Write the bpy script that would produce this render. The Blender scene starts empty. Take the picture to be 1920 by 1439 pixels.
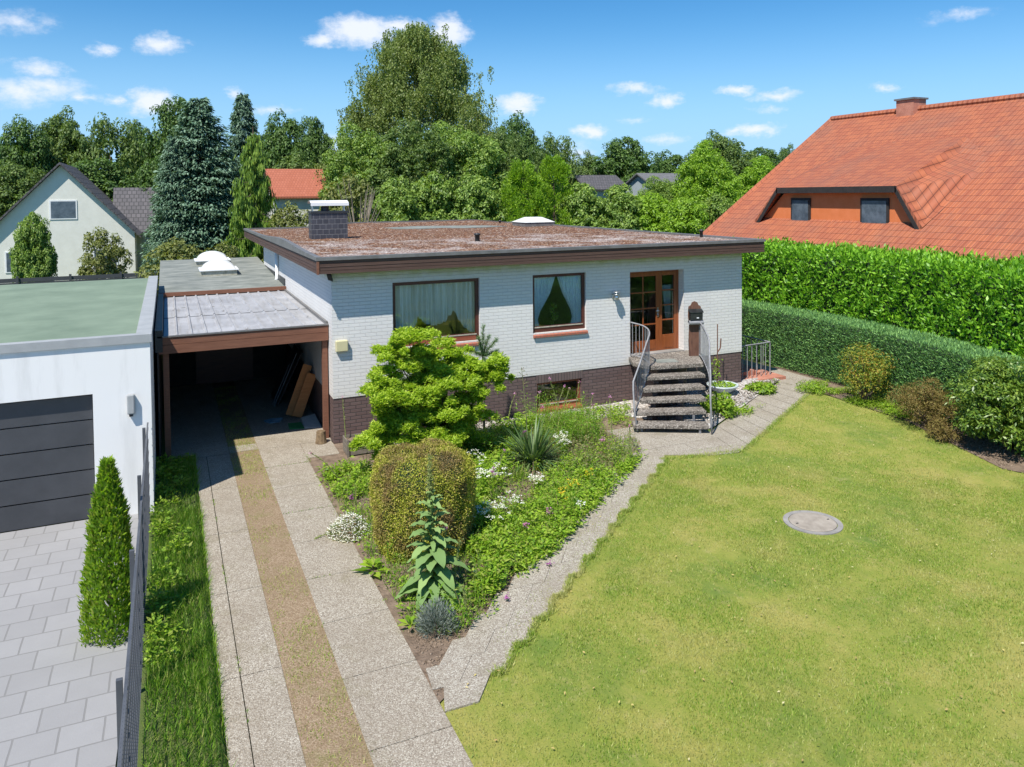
import bpy, math, random
import numpy as np
from mathutils import Vector, Matrix
R = math.radians
rng = np.random.default_rng(7)
random.seed(7)
scene = bpy.context.scene
col = scene.collection

# ------------------------------------------------------------------ camera
YAW, PIT, ROLL, FPX, PY = .4216, .0333, -.0091, 1442.8, 412.35
CAM = np.array([-3.28, -17.0913, 5.5189])
_r = np.array([math.cos(YAW), -math.sin(YAW), 0])
FW = np.array([math.sin(YAW)*math.cos(PIT), math.cos(YAW)*math.cos(PIT), -math.sin(PIT)])
_u = np.cross(_r, FW)
RT = _r*math.cos(ROLL)+_u*math.sin(ROLL)
UP = _u*math.cos(ROLL)-_r*math.sin(ROLL)
cd = bpy.data.cameras.new('camera')
cam = bpy.data.objects.new('camera', cd); col.objects.link(cam)
cd.sensor_width = 36; cd.lens = FPX/1920*36
cd.shift_y = (PY-719.5)/1920; cd.clip_end = 900; cd.clip_start = .1
cam.matrix_world = Matrix(((RT[0], UP[0], -FW[0], CAM[0]), (RT[1], UP[1], -FW[1], CAM[1]), (RT[2], UP[2], -FW[2], CAM[2]), (0, 0, 0, 1)))
scene.camera = cam
def ray(px, py):
    return RT*(px-960)/FPX-UP*(py-PY)/FPX+FW
def on(ax, v, px, py):          # survey helper: where the sight line through a photo pixel meets the plane axis=v
    d = ray(px, py); return CAM+d*(v-CAM[ax])/d[ax]
def G(px, py, z=0): return on(2, z, px, py)

# ------------------------------------------------------------------ light
SUN = np.array([-.5, -.4, 1.]); SUN /= np.linalg.norm(SUN)
sd = bpy.data.lights.new('sun', 'SUN'); sd.energy = 5.0; sd.angle = R(.55); sd.color = (1, .955, .88)
so = bpy.data.objects.new('sun', sd); col.objects.link(so)
so.rotation_euler = Vector(-SUN).to_track_quat('-Z', 'Y').to_euler()
w = bpy.data.worlds.new('World'); scene.world = w; w.use_nodes = True
nt = w.node_tree; nt.nodes.clear()
def N(t, kind, **kw):
    n = t.nodes.new(kind)
    for k, v in kw.items():
        if k == 'ins':
            for a, b in v.items(): n.inputs[a].default_value = b
        else: setattr(n, k, v)
    return n
sky = N(nt, 'ShaderNodeTexSky', sky_type='NISHITA', sun_disc=False, sun_elevation=math.asin(SUN[2]),
        sun_rotation=math.atan2(SUN[0], SUN[1]), air_density=1.0, dust_density=.0, ozone_density=1.6, altitude=50)
hs = N(nt, 'ShaderNodeHueSaturation', ins={'Saturation': 1.15, 'Value': 1.0, 'Hue': .497})
tn = N(nt, 'ShaderNodeVectorMath', operation='MULTIPLY'); tn.inputs[1].default_value = (.74, 1.01, 1.24)
nt.links.new(sky.outputs[0], tn.inputs[0]); nt.links.new(tn.outputs[0], hs.inputs['Color'])
tc = N(nt, 'ShaderNodeTexCoord'); sp = N(nt, 'ShaderNodeSeparateXYZ'); nt.links.new(tc.outputs['Generated'], sp.inputs[0])
at_ = N(nt, 'ShaderNodeMath', operation='ARCTAN2'); nt.links.new(sp.outputs[0], at_.inputs[0]); nt.links.new(sp.outputs[1], at_.inputs[1])
as_ = N(nt, 'ShaderNodeMath', operation='ARCSINE'); nt.links.new(sp.outputs[2], as_.inputs[0])
cb = N(nt, 'ShaderNodeCombineXYZ'); nt.links.new(at_.outputs[0], cb.inputs[0]); nt.links.new(as_.outputs[0], cb.inputs[1])
def wnoise(scale, det, rough, stretch):
    m = N(nt, 'ShaderNodeVectorMath', operation='MULTIPLY'); m.inputs[1].default_value = stretch
    nt.links.new(cb.outputs[0], m.inputs[0])
    n = N(nt, 'ShaderNodeTexNoise', ins={'Scale': scale, 'Detail': det, 'Roughness': rough}); nt.links.new(m.outputs[0], n.inputs['Vector'])
    return n
n1 = wnoise(24, 8, .68, (1, 1.7, 1))
mm = N(nt, 'ShaderNodeVectorMath', operation='MULTIPLY_ADD'); mm.inputs[1].default_value = (.06, .026, 0); mm.inputs[2].default_value = (-.03, -.013, 0)
nt.links.new(n1.outputs['Color'], mm.inputs[0])
ad = N(nt, 'ShaderNodeVectorMath', operation='ADD'); nt.links.new(cb.outputs[0], ad.inputs[0]); nt.links.new(mm.outputs[0], ad.inputs[1])
CL = [(195, 95, 22, 11, .7), (302, 82, 40, 18, .95), (70, 130, 45, 13, .75), (85, 165, 60, 18, .8), (35, 175, 45, 22, .8), (150, 182, 30, 9, .7), (288, 193, 42, 23, 1.25),
      (212, 187, 18, 10, .75), (440, 173, 20, 11, .8), (510, 207, 50, 9, .5), (680, 60, 80, 27, 1.3), (606, 74, 30, 15, 1.),
      (838, 60, 42, 30, 1.3), (740, 46, 60, 14, 1.1), (970, 196, 42, 18, 1.2), (1108, 248, 34, 13, 1.15), (1190, 168, 52, 11, .75), (1255, 188, 28, 13, .9),
      (1380, 170, 38, 10, 1.), (1455, 180, 42, 11, .8), (1420, 243, 40, 12, 1.15), (1375, 247, 28, 8, .7), (1245, 262, 34, 10, .6),
      (1655, 165, 20, 9, .7), (1445, 203, 30, 7, .5), (1190, 228, 26, 8, .4), (625, 275, 40, 24, .55), (1075, 285, 40, 22, .5), (20, 40, 60, 20, .6), (1800, 30, 50, 10, .5)]
prev = None
for (px, py, a, b, wt) in CL:
    d = ray(px, py); d = d/np.linalg.norm(d); u0 = math.atan2(d[0], d[1]); v0 = math.asin(d[2])
    A, B = a/FPX*1.25, b/FPX*1.3
    m = N(nt, 'ShaderNodeVectorMath', operation='MULTIPLY_ADD'); m.inputs[1].default_value = (1/A, 1/B, 0); m.inputs[2].default_value = (-u0/A, -v0/B, 0)
    nt.links.new(ad.outputs[0], m.inputs[0])
    l = N(nt, 'ShaderNodeVectorMath', operation='LENGTH'); nt.links.new(m.outputs[0], l.inputs[0])
    q = N(nt, 'ShaderNodeMath', operation='MULTIPLY_ADD'); q.inputs[1].default_value = -wt; q.inputs[2].default_value = wt
    nt.links.new(l.outputs['Value'], q.inputs[0])
    if prev is None: prev = q
    else:
        x = N(nt, 'ShaderNodeMath', operation='MAXIMUM'); nt.links.new(prev.outputs[0], x.inputs[0]); nt.links.new(q.outputs[0], x.inputs[1]); prev = x
n2 = wnoise(60, 5, .65, (1, 1.5, 1))
q2 = N(nt, 'ShaderNodeMath', operation='MULTIPLY_ADD'); q2.inputs[1].default_value = .9; q2.inputs[2].default_value = -.38
nt.links.new(n2.outputs['Fac'], q2.inputs[0])
q3 = N(nt, 'ShaderNodeMath', operation='ADD'); nt.links.new(prev.outputs[0], q3.inputs[0]); nt.links.new(q2.outputs[0], q3.inputs[1])
mr = N(nt, 'ShaderNodeMapRange', interpolation_type='SMOOTHSTEP', ins={'From Min': .02, 'From Max': 1.05, 'To Min': 0, 'To Max': .93})
nt.links.new(q3.outputs[0], mr.inputs['Value'])
# clouds exist only where their own blob does
gt = N(nt, 'ShaderNodeMapRange', ins={'From Min': -.05, 'From Max': .12}); nt.links.new(prev.outputs[0], gt.inputs['Value'])
gm = N(nt, 'ShaderNodeMath', operation='MULTIPLY'); nt.links.new(mr.outputs[0], gm.inputs[0]); nt.links.new(gt.outputs[0], gm.inputs[1])
mx = N(nt, 'ShaderNodeMix', data_type='RGBA'); mx.inputs['B'].default_value = (8.3, 8.7, 9.6, 1)
nt.links.new(gm.outputs[0], mx.inputs['Factor'])
hz = N(nt, 'ShaderNodeMapRange', interpolation_type='SMOOTHERSTEP', ins={'From Min': -.02, 'From Max': .27, 'To Min': .93, 'To Max': 0}); nt.links.new(as_.outputs[0], hz.inputs['Value'])
hm = N(nt, 'ShaderNodeMix', data_type='RGBA'); hm.inputs['B'].default_value = (3.7, 6.3, 9.3, 1); nt.links.new(hz.outputs[0], hm.inputs['Factor']); nt.links.new(hs.outputs[0], hm.inputs['A']); nt.links.new(hm.outputs['Result'], mx.inputs['A'])
bg = N(nt, 'ShaderNodeBackground', ins={'Strength': .085}); nt.links.new(mx.outputs['Result'], bg.inputs['Color'])
wo = N(nt, 'ShaderNodeOutputWorld'); nt.links.new(bg.outputs[0], wo.inputs[0])
scene.view_settings.view_transform = 'Standard'; scene.view_settings.look = 'None'; scene.view_settings.gamma = 1
scene.view_settings.exposure = .42
scene.cycles.max_bounces = 8; scene.cycles.transparent_max_bounces = 12

# ------------------------------------------------------------------ materials
def newmat(name):
    m = bpy.data.materials.new(name); m.use_nodes = True; t = m.node_tree
    b = t.nodes['Principled BSDF']; return m, t, b
def c4(c): return (c[0], c[1], c[2], 1)
def coords(t, kind, sc=(1, 1, 1)):
    tcn = N(t, 'ShaderNodeTexCoord'); mp = N(t, 'ShaderNodeMapping'); mp.inputs['Scale'].default_value = sc
    t.links.new(tcn.outputs[kind], mp.inputs[0]); return mp.outputs[0]
def noise(t, vec, scale, det=4, rough=.6):
    n = N(t, 'ShaderNodeTexNoise', ins={'Scale': scale, 'Detail': det, 'Roughness': rough}); t.links.new(vec, n.inputs['Vector']); return n.outputs['Fac']
def ramp(t, fac, stops):
    r = N(t, 'ShaderNodeValToRGB'); e = r.color_ramp.elements
    while len(e) < len(stops): e.new(.5)
    for i, (p, c) in enumerate(stops): e[i].position = p; e[i].color = c4(c)
    t.links.new(fac, r.inputs[0]); return r.outputs[0]
def mixc(t, fac, a, b, mode='MIX'):
    m = N(t, 'ShaderNodeMix', data_type='RGBA', blend_type=mode)
    for k, v in (('Factor', fac), ('A', a), ('B', b)):
        if hasattr(v, 'is_linked') or isinstance(v, bpy.types.NodeSocket): t.links.new(v, m.inputs[k])
        else: m.inputs[k].default_value = v if k == 'Factor' else c4(v)
    return m.outputs['Result']
def maprange(t, v, a, b, c=0, d=1):
    n = N(t, 'ShaderNodeMapRange', ins={'From Min': a, 'From Max': b, 'To Min': c, 'To Max': d}); t.links.new(v, n.inputs['Value']); return n.outputs[0]
def bump(t, b, h, s, dist=.01):
    n = N(t, 'ShaderNodeBump', ins={'Strength': s, 'Distance': dist}); t.links.new(h, n.inputs['Height']); t.links.new(n.outputs[0], b.inputs['Normal'])
def surf(name, c1, c2, scale=6, rough=.7, bs=.2, bscale=60, kind='Object', metal=0, st=(1, 1, 1), dist=.004, lo=.35, hi=.65):
    m, t, b = newmat(name); v = coords(t, kind, st)
    b.inputs['Base Color'].default_value = c4(c1)
    t.links.new(ramp(t, noise(t, v, scale, 6, .65), [(lo, c1), (hi, c2)]), b.inputs['Base Color'])
    b.inputs['Roughness'].default_value = rough; b.inputs['Metallic'].default_value = metal
    if bs: bump(t, b, noise(t, v, bscale, 4), bs, dist)
    return m
def brickmat(name, c1, c2, mortar, bw, bh, ms, bs, tint_fn=None, roughness=.75, offset=.5):
    m, t, b = newmat(name); v = coords(t, 'UV')
    wv = N(t, 'ShaderNodeTexNoise', ins={'Scale': 5, 'Detail': 3}); t.links.new(v, wv.inputs['Vector'])
    ws = N(t, 'ShaderNodeVectorMath', operation='MULTIPLY_ADD'); ws.inputs[1].default_value = (.012, .012, 0); ws.inputs[2].default_value = (-.006, -.006, 0)
    t.links.new(wv.outputs['Color'], ws.inputs[0])
    va = N(t, 'ShaderNodeVectorMath', operation='ADD'); t.links.new(v, va.inputs[0]); t.links.new(ws.outputs[0], va.inputs[1])
    k = N(t, 'ShaderNodeTexBrick', offset=offset, ins={'Scale': 1, 'Mortar Size': ms, 'Mortar Smooth': .35, 'Brick Width': bw, 'Row Height': bh, 'Bias': 0})
    k.inputs['Color1'].default_value = c4(c1); k.inputs['Color2'].default_value = c4(c2); k.inputs['Mortar'].default_value = c4(mortar)
    t.links.new(va.outputs[0], k.inputs['Vector'])
    nz = noise(t, v, 1.3, 6, .7)
    colr = mixc(t, maprange(t, nz, .35, .7, 0, .35), k.outputs['Color'], tuple(x*.8 for x in c1))
    if tint_fn: colr = tint_fn(t, v, colr)
    t.links.new(colr, b.inputs['Base Color']); b.inputs['Roughness'].default_value = roughness
    inv = N(t, 'ShaderNodeMath', operation='MULTIPLY_ADD'); inv.inputs[1].default_value = -1; inv.inputs[2].default_value = 1
    t.links.new(k.outputs['Fac'], inv.inputs[0])
    nn = N(t, 'ShaderNodeMath', operation='MULTIPLY_ADD'); nn.inputs[1].default_value = .35; t.links.new(noise(t, v, 45, 4), nn.inputs[0]); t.links.new(inv.outputs[0], nn.inputs[2])
    bump(t, b, nn.outputs[0], bs, .012)
    return m
def height_tint(t, v, c):  # yellow-green towards the wall top, duller towards the foot of the white brick
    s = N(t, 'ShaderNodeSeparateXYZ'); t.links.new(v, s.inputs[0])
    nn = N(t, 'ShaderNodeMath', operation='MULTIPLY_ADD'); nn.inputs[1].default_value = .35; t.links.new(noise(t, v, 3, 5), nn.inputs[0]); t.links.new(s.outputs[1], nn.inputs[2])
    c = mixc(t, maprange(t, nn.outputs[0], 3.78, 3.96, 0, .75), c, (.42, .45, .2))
    k2 = N(t, 'ShaderNodeMath', operation='MULTIPLY_ADD'); k2.inputs[1].default_value = .3; t.links.new(noise(t, v, 5, 5), k2.inputs[0]); t.links.new(s.outputs[1], k2.inputs[2])
    return mixc(t, maprange(t, k2.outputs[0], 1.3, 1.12, 0, .3), c, (.45, .44, .36))
def aggregate(name, stops, scale=55, dirt=(.1, .085, .06), dirt_amt=.5, bs=.6, moss=None, joints=None):
    m, t, b = newmat(name); v = coords(t, 'Object')
    vo = N(t, 'ShaderNodeTexVoronoi', ins={'Scale': scale, 'Randomness': 1}); t.links.new(v, vo.inputs['Vector'])
    sx = N(t, 'ShaderNodeSeparateXYZ'); t.links.new(vo.outputs['Color'], sx.inputs[0])
    c = ramp(t, sx.outputs[0], stops)
    c = mixc(t, maprange(t, vo.outputs['Distance'], .35, .75, 0, .55), c, dirt)
    c = mixc(t, maprange(t, noise(t, v, 1.1, 6, .7), .42, .72, 0, dirt_amt), c, dirt)
    c = mixc(t, maprange(t, noise(t, v, 7, 4, .7), .5, .8, 0, dirt_amt*.6), c, dirt)
    if moss: c = mixc(t, maprange(t, noise(t, v, 1.7, 7, .75), .54, .7, 0, .6), c, moss)
    t.links.new(c, b.inputs['Base Color']); b.inputs['Roughness'].default_value = .9
    bump(t, b, vo.outputs['Distance'], bs, -.01)
    return m
def wood(name, c1, c2, kind='UV', st=(1, 14, 1), scale=2.2, rough=.75, worn=None):
    m, t, b = newmat(name); v = coords(t, kind, st)
    c = ramp(t, noise(t, v, scale, 7, .7), [(.3, c1), (.7, c2)])
    if worn: c = mixc(t, maprange(t, noise(t, coords(t, kind, (.8, 30, 1)), 2.5, 6, .8), .56, .74, 0, .8), c, worn)
    t.links.new(c, b.inputs['Base Color']); b.inputs['Roughness'].default_value = rough
    bump(t, b, noise(t, v, scale*4, 5), .3, .004); return m
def glass(name, tint=(.85, .9, .9), refl=.12):
    m = bpy.data.materials.new(name); m.use_nodes = True; t = m.node_tree; t.nodes.clear()
    o = N(t, 'ShaderNodeOutputMaterial'); tr = N(t, 'ShaderNodeBsdfTransparent'); tr.inputs[0].default_value = c4(tint)
    gl = N(t, 'ShaderNodeBsdfGlossy', ins={'Roughness': .01}); gl.inputs[0].default_value = (1, 1, 1, 1)
    fr = N(t, 'ShaderNodeFresnel', ins={'IOR': 1.5}); a = N(t, 'ShaderNodeMath', operation='ADD'); a.inputs[1].default_value = refl
    t.links.new(fr.outputs[0], a.inputs[0]); mxs = N(t, 'ShaderNodeMixShader')
    t.links.new(a.outputs[0], mxs.inputs[0]); t.links.new(tr.outputs[0], mxs.inputs[1]); t.links.new(gl.outputs[0], mxs.inputs[2]); t.links.new(mxs.outputs[0], o.inputs[0])
    return m
def leafmat(name, cols, transl=.3, rough=.5, patch=None, pscale=1.2, spec=.35):
    m, t, b = newmat(name); g = N(t, 'ShaderNodeNewGeometry')
    k = len(cols); c = ramp(t, g.outputs['Random Per Island'], [(i/(k-1) if k > 1 else 0, cc) for i, cc in enumerate(cols)])
    if patch:
        c = mixc(t, maprange(t, noise(t, coords(t, 'Object'), pscale, 4, .6), .46, .62, 0, .85), c, patch)
    t.links.new(c, b.inputs['Base Color']); b.inputs['Roughness'].default_value = rough; b.inputs['Specular IOR Level'].default_value = spec
    tr = N(t, 'ShaderNodeBsdfTranslucent'); br = N(t, 'ShaderNodeMix', data_type='RGBA', blend_type='MULTIPLY'); br.inputs['Factor'].default_value = 1
    br.inputs['B'].default_value = (1.5, 1.6, .6, 1); t.links.new(c, br.inputs['A']); t.links.new(br.outputs['Result'], tr.inputs[0])
    ms = N(t, 'ShaderNodeMixShader'); ms.inputs[0].default_value = transl
    t.links.new(b.outputs[0], ms.inputs[1]); t.links.new(tr.outputs[0], ms.inputs[2]); t.links.new(ms.outputs[0], t.nodes['Material Output'].inputs[0])
    return m
M = {}
M['white_brick'] = brickmat('white_brick', (.74, .72, .69), (.71, .695, .67), (.635, .62, .60), .25, .0805, .006, .85, tint_fn=height_tint)
M['dark_brick'] = brickmat('dark_brick', (.125, .082, .077), (.165, .112, .105), (.052, .04, .04), .25, .0805, .009, .7, roughness=.6)
M['soldier'] = brickmat('soldier_brick', (.125, .085, .08), (.16, .115, .105), (.06, .05, .045), .0805, .6, .009, .6, offset=0)
M['fascia'] = wood('fascia_wood', (.055, .03, .022), (.115, .062, .045), st=(.6, 22, 1), worn=(.25, .19, .16))
M['carwood'] = wood('carport_wood', (.13, .05, .028), (.24, .105, .06), st=(.8, 18, 1))
M['metal_grey'] = surf('coping_metal', (.12, .115, .11), (.18, .175, .17), 4, .5, .1, 30)
M['roofsheet'] = surf('roof_sheet', (.29, .29, .3), (.4, .4, .41), 1.4, .6, .08, 14)
def dirty(mn, spots):
    m = M[mn]; t = m.node_tree; b = t.nodes['Principled BSDF']; l = b.inputs['Base Color'].links[0].from_socket; v = coords(t, 'Object')
    c = mixc(t, maprange(t, noise(t, v, 4.5, 2, .4), .70, .74, 0, .85), l, spots); c = mixc(t, maprange(t, noise(t, coords(t, 'Object', (6, .5, 1)), 1.5, 5, .7), .5, .75, 0, .5), c, tuple(x*1.6 for x in spots))
    t.links.new(c, b.inputs['Base Color'])
dirty('roofsheet', (.1, .085, .06))
M['felt'] = surf('roof_felt', (.13, .145, .13), (.26, .27, .24), 1.6, .9, .4, 90, st=(1, 2.4, 1))
M['mahogany'] = wood('mahogany', (.055, .014, .01), (.11, .03, .018), st=(1, 8, 1), rough=.4)
M['redframe'] = wood('red_frame', (.2, .05, .028), (.3, .085, .045), st=(1, 8, 1), rough=.45)
M['doorwood'] = wood('door_wood', (.19, .05, .015), (.32, .095, .028), st=(8, 1, 1), rough=.35)
M['sill'] = brickmat('sill_tile', (.33, .10, .06), (.4, .13, .08), (.2, .12, .09), .1, .6, .008, .3, offset=0)
M['agg'] = aggregate('exposed_aggregate', [(0, (0.168, 0.138, 0.104)), (.3, (0.307, 0.266, 0.212)), (.7, (0.410, 0.365, 0.298)), (1, (0.577, 0.541, 0.452))], 80, dirt_amt=.55, dirt=(0.224, 0.181, 0.131), moss=(0.186, 0.156, 0.090))
M['path'] = aggregate('path_aggregate', [(0, (0.177, 0.147, 0.113)), (.3, (0.316, 0.275, 0.226)), (.7, (0.428, 0.390, 0.321)), (1, (0.596, 0.569, 0.488))], 80, dirt_amt=.55, dirt=(0.224, 0.185, 0.136), moss=(0.186, 0.162, 0.099))
M['step'] = aggregate('step_aggregate', [(0, (.07, .06, .05)), (.4, (.2, .17, .14)), (.7, (.3, .26, .22)), (1, (.48, .44, .38))], 40, dirt_amt=.45, dirt=(.07, .06, .05))
M['pebble'] = aggregate('pebble_bed', [(0, (.25, .21, .18)), (.4, (.5, .46, .42)), (1, (.8, .78, .75))], 22, dirt_amt=.5, dirt=(.13, .105, .08), bs=1)
M['roofgravel'] = None
M['concrete'] = surf('concrete', (.2, .19, .175), (.32, .3, .28), 3, .85, .3, 60)
M['sand'] = aggregate('sandy_strip', [(0, (.21, .14, .085)), (.5, (.29, .205, .13)), (1, (.38, .29, .2))], 60, dirt_amt=.6, dirt=(.17, .12, .06), moss=(.16, .15, .045))
M['soil'] = surf('garden_soil', (.13, .09, .06), (.26, .19, .135), 4, 1, .8, 25, dist=.05)
M['white_paint'] = surf('white_paint', (.72, .73, .73), (.8, .8, .8), 3, .6, .1, 40)
M['render_white'] = surf('white_render', (.64, .63, .61), (.78, .77, .75), 1.1, .85, .35, 120, st=(2.5, 2.5, .35), lo=.25, hi=.5)
M['slate'] = brickmat('slate_tile', (.045, .045, .055), (.065, .065, .078), (.22, .22, .23), .19, .165, .007, .8, roughness=.45)
M['dark_metal'] = surf('dark_metal', (.03, .032, .035), (.05, .052, .055), 5, .45, .1, 40, metal=.3)
M['steel'] = surf('brushed_steel', (.5, .51, .52), (.65, .66, .67), 5, .3, .1, 60, metal=.9)
M['galv'] = surf('galvanised_rail', (.2, .2, .21), (.3, .3, .31), 8, .6, .15, 60)
M['black'] = surf('black_plastic', (.012, .013, .013), (.03, .032, .03), 7, .4, .1, 60)
M['beige'] = surf('beige_plastic', (.56, .51, .29), (.6, .55, .33), 4, .5, .05, 50)
M['glass'] = glass('window_glass', (.97, .98, .98), .05); M['doorglass'] = glass('door_glass', (.75, .77, .78), .0)
M['curtain'] = surf('net_curtain', (.84, .86, .87), (.9, .92, .92), 20, .9, .2, 90)
M['drape'] = surf('drape_cloth', (.78, .86, .92), (.88, .93, .96), 12, .9, .2, 80)
M['room'] = surf('room_wall', (.34, .31, .27), (.4, .37, .33), 2, .9, 0)
def clothmat(name, a, b2, f):
    m, t, b = newmat(name); v = coords(t, 'Object', (f, 0, .4)); c = ramp(t, noise(t, v, 1, 3, .5), [(.38, b2), (.6, a)])
    t.links.new(c, b.inputs['Base Color']); b.inputs['Roughness'].default_value = .9; return m
M['curtain'] = clothmat('net_curtain', (.86, .88, .88), (.52, .56, .55), 16); M['drape'] = clothmat('drape_cloth', (.8, .9, .98), (.6, .7, .8), 26)
M['dome'] = surf('dome_acrylic', (.74, .74, .72), (.6, .6, .55), 5, .35, .1, 20)
M['domeframe'] = surf('dome_frame', (.5, .48, .4), (.3, .28, .2), 9, .7, .2, 40)
M['terracotta'] = surf('terracotta', (.36, .14, .09), (.5, .22, .15), 4, .8, .3, 50)
M['bark'] = surf('bark', (.06, .045, .03), (.16, .12, .085), 9, .9, .8, 30, dist=.03, st=(1, 1, .3))
M['birchbark'] = surf('birch_bark', (.08, .07, .06), (.6, .58, .52), 6, .8, .4, 30)
M['twig'] = surf('bare_twig', (.2, .16, .12), (.32, .27, .21), 8, .9, .2, 30)
M['rustic'] = wood('rustic_board', (.07, .03, .02), (.2, .095, .06), st=(10, 1.5, 1))
M['plank'] = wood('plank_wood', (.42, .15, .045), (.55, .23, .075), st=(1, 12, 1))
M['grey_wood'] = wood('weathered_wood', (.12, .1, .08), (.25, .22, .18), st=(2, 12, 1))
M['log'] = surf('log_bark', (.1, .065, .035), (.26, .18, .1), 8, .9, .8, 30, dist=.02)
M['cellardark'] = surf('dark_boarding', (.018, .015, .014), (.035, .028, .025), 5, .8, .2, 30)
M['green_carpet'] = surf('green_carpet', (.03, .2, .05), (.04, .26, .07), 9, 1, .3, 90)
M['mat_cream'] = surf('cream_mat', (.5, .47, .42), (.6, .57, .5), 9, 1, .3, 90)
M['blue_cloth'] = surf('blue_cloth', (.1, .2, .28), (.2, .33, .42), 9, .8, .4, 20, dist=.03)
M['neigh_pave'] = brickmat('neighbour_paving', (.27, .265, .265), (.30, .295, .295), (.2, .195, .19), .42, .42, .012, .4, roughness=.85)
M['greenroof'] = surf('green_roof_sheet', (.13, .18, .125), (.2, .26, .185), .9, .9, .5, 60, lo=.3, hi=.7)
M['greytrim'] = surf('grey_trim', (.3, .31, .31), (.36, .37, .37), 3, .6, .05, 40)
M['fence_grey'] = surf('fence_coating', (.07, .075, .085), (.1, .105, .115), 4, .5, .1, 30)
M['anthracite'] = surf('anthracite_door', (.045, .047, .052), (.06, .062, .068), 2, .5, .1, 40)
M['redtile'] = brickmat('red_roof_tile', (.37, .11, .055), (.42, .135, .075), (.27, .075, .04), .22, .26, .02, .5, roughness=.6)
def pantile():
    m, t, b = newmat('pantile_roof'); v = coords(t, 'Object'); sp_ = N(t, 'ShaderNodeSeparateXYZ'); t.links.new(v, sp_.inputs[0])
    cb_ = N(t, 'ShaderNodeCombineXYZ'); t.links.new(sp_.outputs[1], cb_.inputs[0]); t.links.new(sp_.outputs[0], cb_.inputs[1])
    k = N(t, 'ShaderNodeTexBrick', offset=0, ins={'Scale': 1, 'Mortar Size': .012, 'Mortar Smooth': .6, 'Brick Width': .22, 'Row Height': .29, 'Bias': 0}); t.links.new(cb_.outputs[0], k.inputs['Vector'])
    k.inputs['Color1'].default_value = (.42, .13, .055, 1); k.inputs['Color2'].default_value = (.33, .095, .045, 1); k.inputs['Mortar'].default_value = (.12, .035, .02, 1)
    c = mixc(t, maprange(t, noise(t, v, .5, 6, .7), .45, .7, 0, .45), k.outputs['Color'], (.2, .10, .07)); c = mixc(t, maprange(t, noise(t, v, 3, 6, .8), .58, .75, 0, .5), c, (.16, .13, .09))
    t.links.new(c, b.inputs['Base Color']); b.inputs['Roughness'].default_value = .7
    def mth(op, a, x): n = N(t, 'ShaderNodeMath', operation=op); t.links.new(a, n.inputs[0]); n.inputs[1].default_value = x; return n.outputs[0]
    wv = mth('SINE', mth('MULTIPLY', sp_.outputs[1], 2*math.pi/.22), 0); fr = mth('FRACT', mth('MULTIPLY', sp_.outputs[0], 1/.29), 0)
    ad_ = N(t, 'ShaderNodeMath', operation='SUBTRACT'); t.links.new(mth('MULTIPLY', wv, .5), ad_.inputs[0]); t.links.new(mth('MULTIPLY', fr, 1.2), ad_.inputs[1])
    bump(t, b, ad_.outputs[0], .9, .035); return m
M['pantile'] = pantile()
M['orangewall'] = surf('orange_wall', (.62, .17, .05), (.68, .2, .07), 3, .8, .2, 60)
M['darkroof'] = brickmat('dark_roof_tile', (.085, .08, .085), (.12, .11, .115), (.04, .04, .04), .3, .34, .03, .8)
M['creamwall'] = surf('cream_wall', (.68, .67, .6), (.74, .73, .66), 2, .9, .2, 60)
M['paneglass'] = surf('far_pane', (.06, .08, .1), (.12, .15, .18), 3, .12, 0)
M['greywall'] = surf('grey_wall', (.3, .34, .36), (.38, .42, .44), 2, .8, .2, 60)
M['manhole'] = surf('manhole_concrete', (.25, .215, .175), (.36, .315, .26), 5, .9, .3, 70)

def roofgravel():
    m, t, b = newmat('roof_gravel'); v = coords(t, 'Object')
    vo = N(t, 'ShaderNodeTexVoronoi', ins={'Scale': 24, 'Randomness': 1}); t.links.new(v, vo.inputs['Vector'])
    sx = N(t, 'ShaderNodeSeparateXYZ'); t.links.new(vo.outputs['Color'], sx.inputs[0])
    stone = ramp(t, sx.outputs[0], [(0, (.13, .095, .085)), (.4, (.3, .235, .21)), (1, (.56, .5, .46))])
    mossc = ramp(t, sx.outputs[1], [(0, (.04, .016, .008)), (.45, (.13, .048, .02)), (.78, (.22, .10, .04)), (1, (.48, .38, .3))])
    s = N(t, 'ShaderNodeSeparateXYZ'); t.links.new(v, s.inputs[0])
    g1 = maprange(t, s.outputs[0], 5, 12, .05, -.07)
    a = N(t, 'ShaderNodeMath', operation='ADD'); t.links.new(noise(t, v, .8, 8, .78), a.inputs[0]); t.links.new(g1, a.inputs[1])
    # bare rims beside the upstands
    r1 = maprange(t, s.outputs[1], -.3, .25, -.12, 0); a2 = N(t, 'ShaderNodeMath', operation='ADD'); t.links.new(a.outputs[0], a2.inputs[0]); t.links.new(r1, a2.inputs[1])
    r2 = maprange(t, s.outputs[1], 8, 12, 0, -.12); a3 = N(t, 'ShaderNodeMath', operation='ADD'); t.links.new(a2.outputs[0], a3.inputs[0]); t.links.new(r2, a3.inputs[1])
    k = maprange(t, a3.outputs[0], .34, .47, .03, 1)
    c = mixc(t, k, stone, mossc)
    c = mixc(t, maprange(t, noise(t, v, 3, 5, .7), .55, .7, 0, .5), c, (.12, .11, .05))
    t.links.new(c, b.inputs['Base Color']); b.inputs['Roughness'].default_value = .95
    bump(t, b, vo.outputs['Distance'], 1, -.02); return m
M['roofgravel'] = roofgravel()
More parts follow.
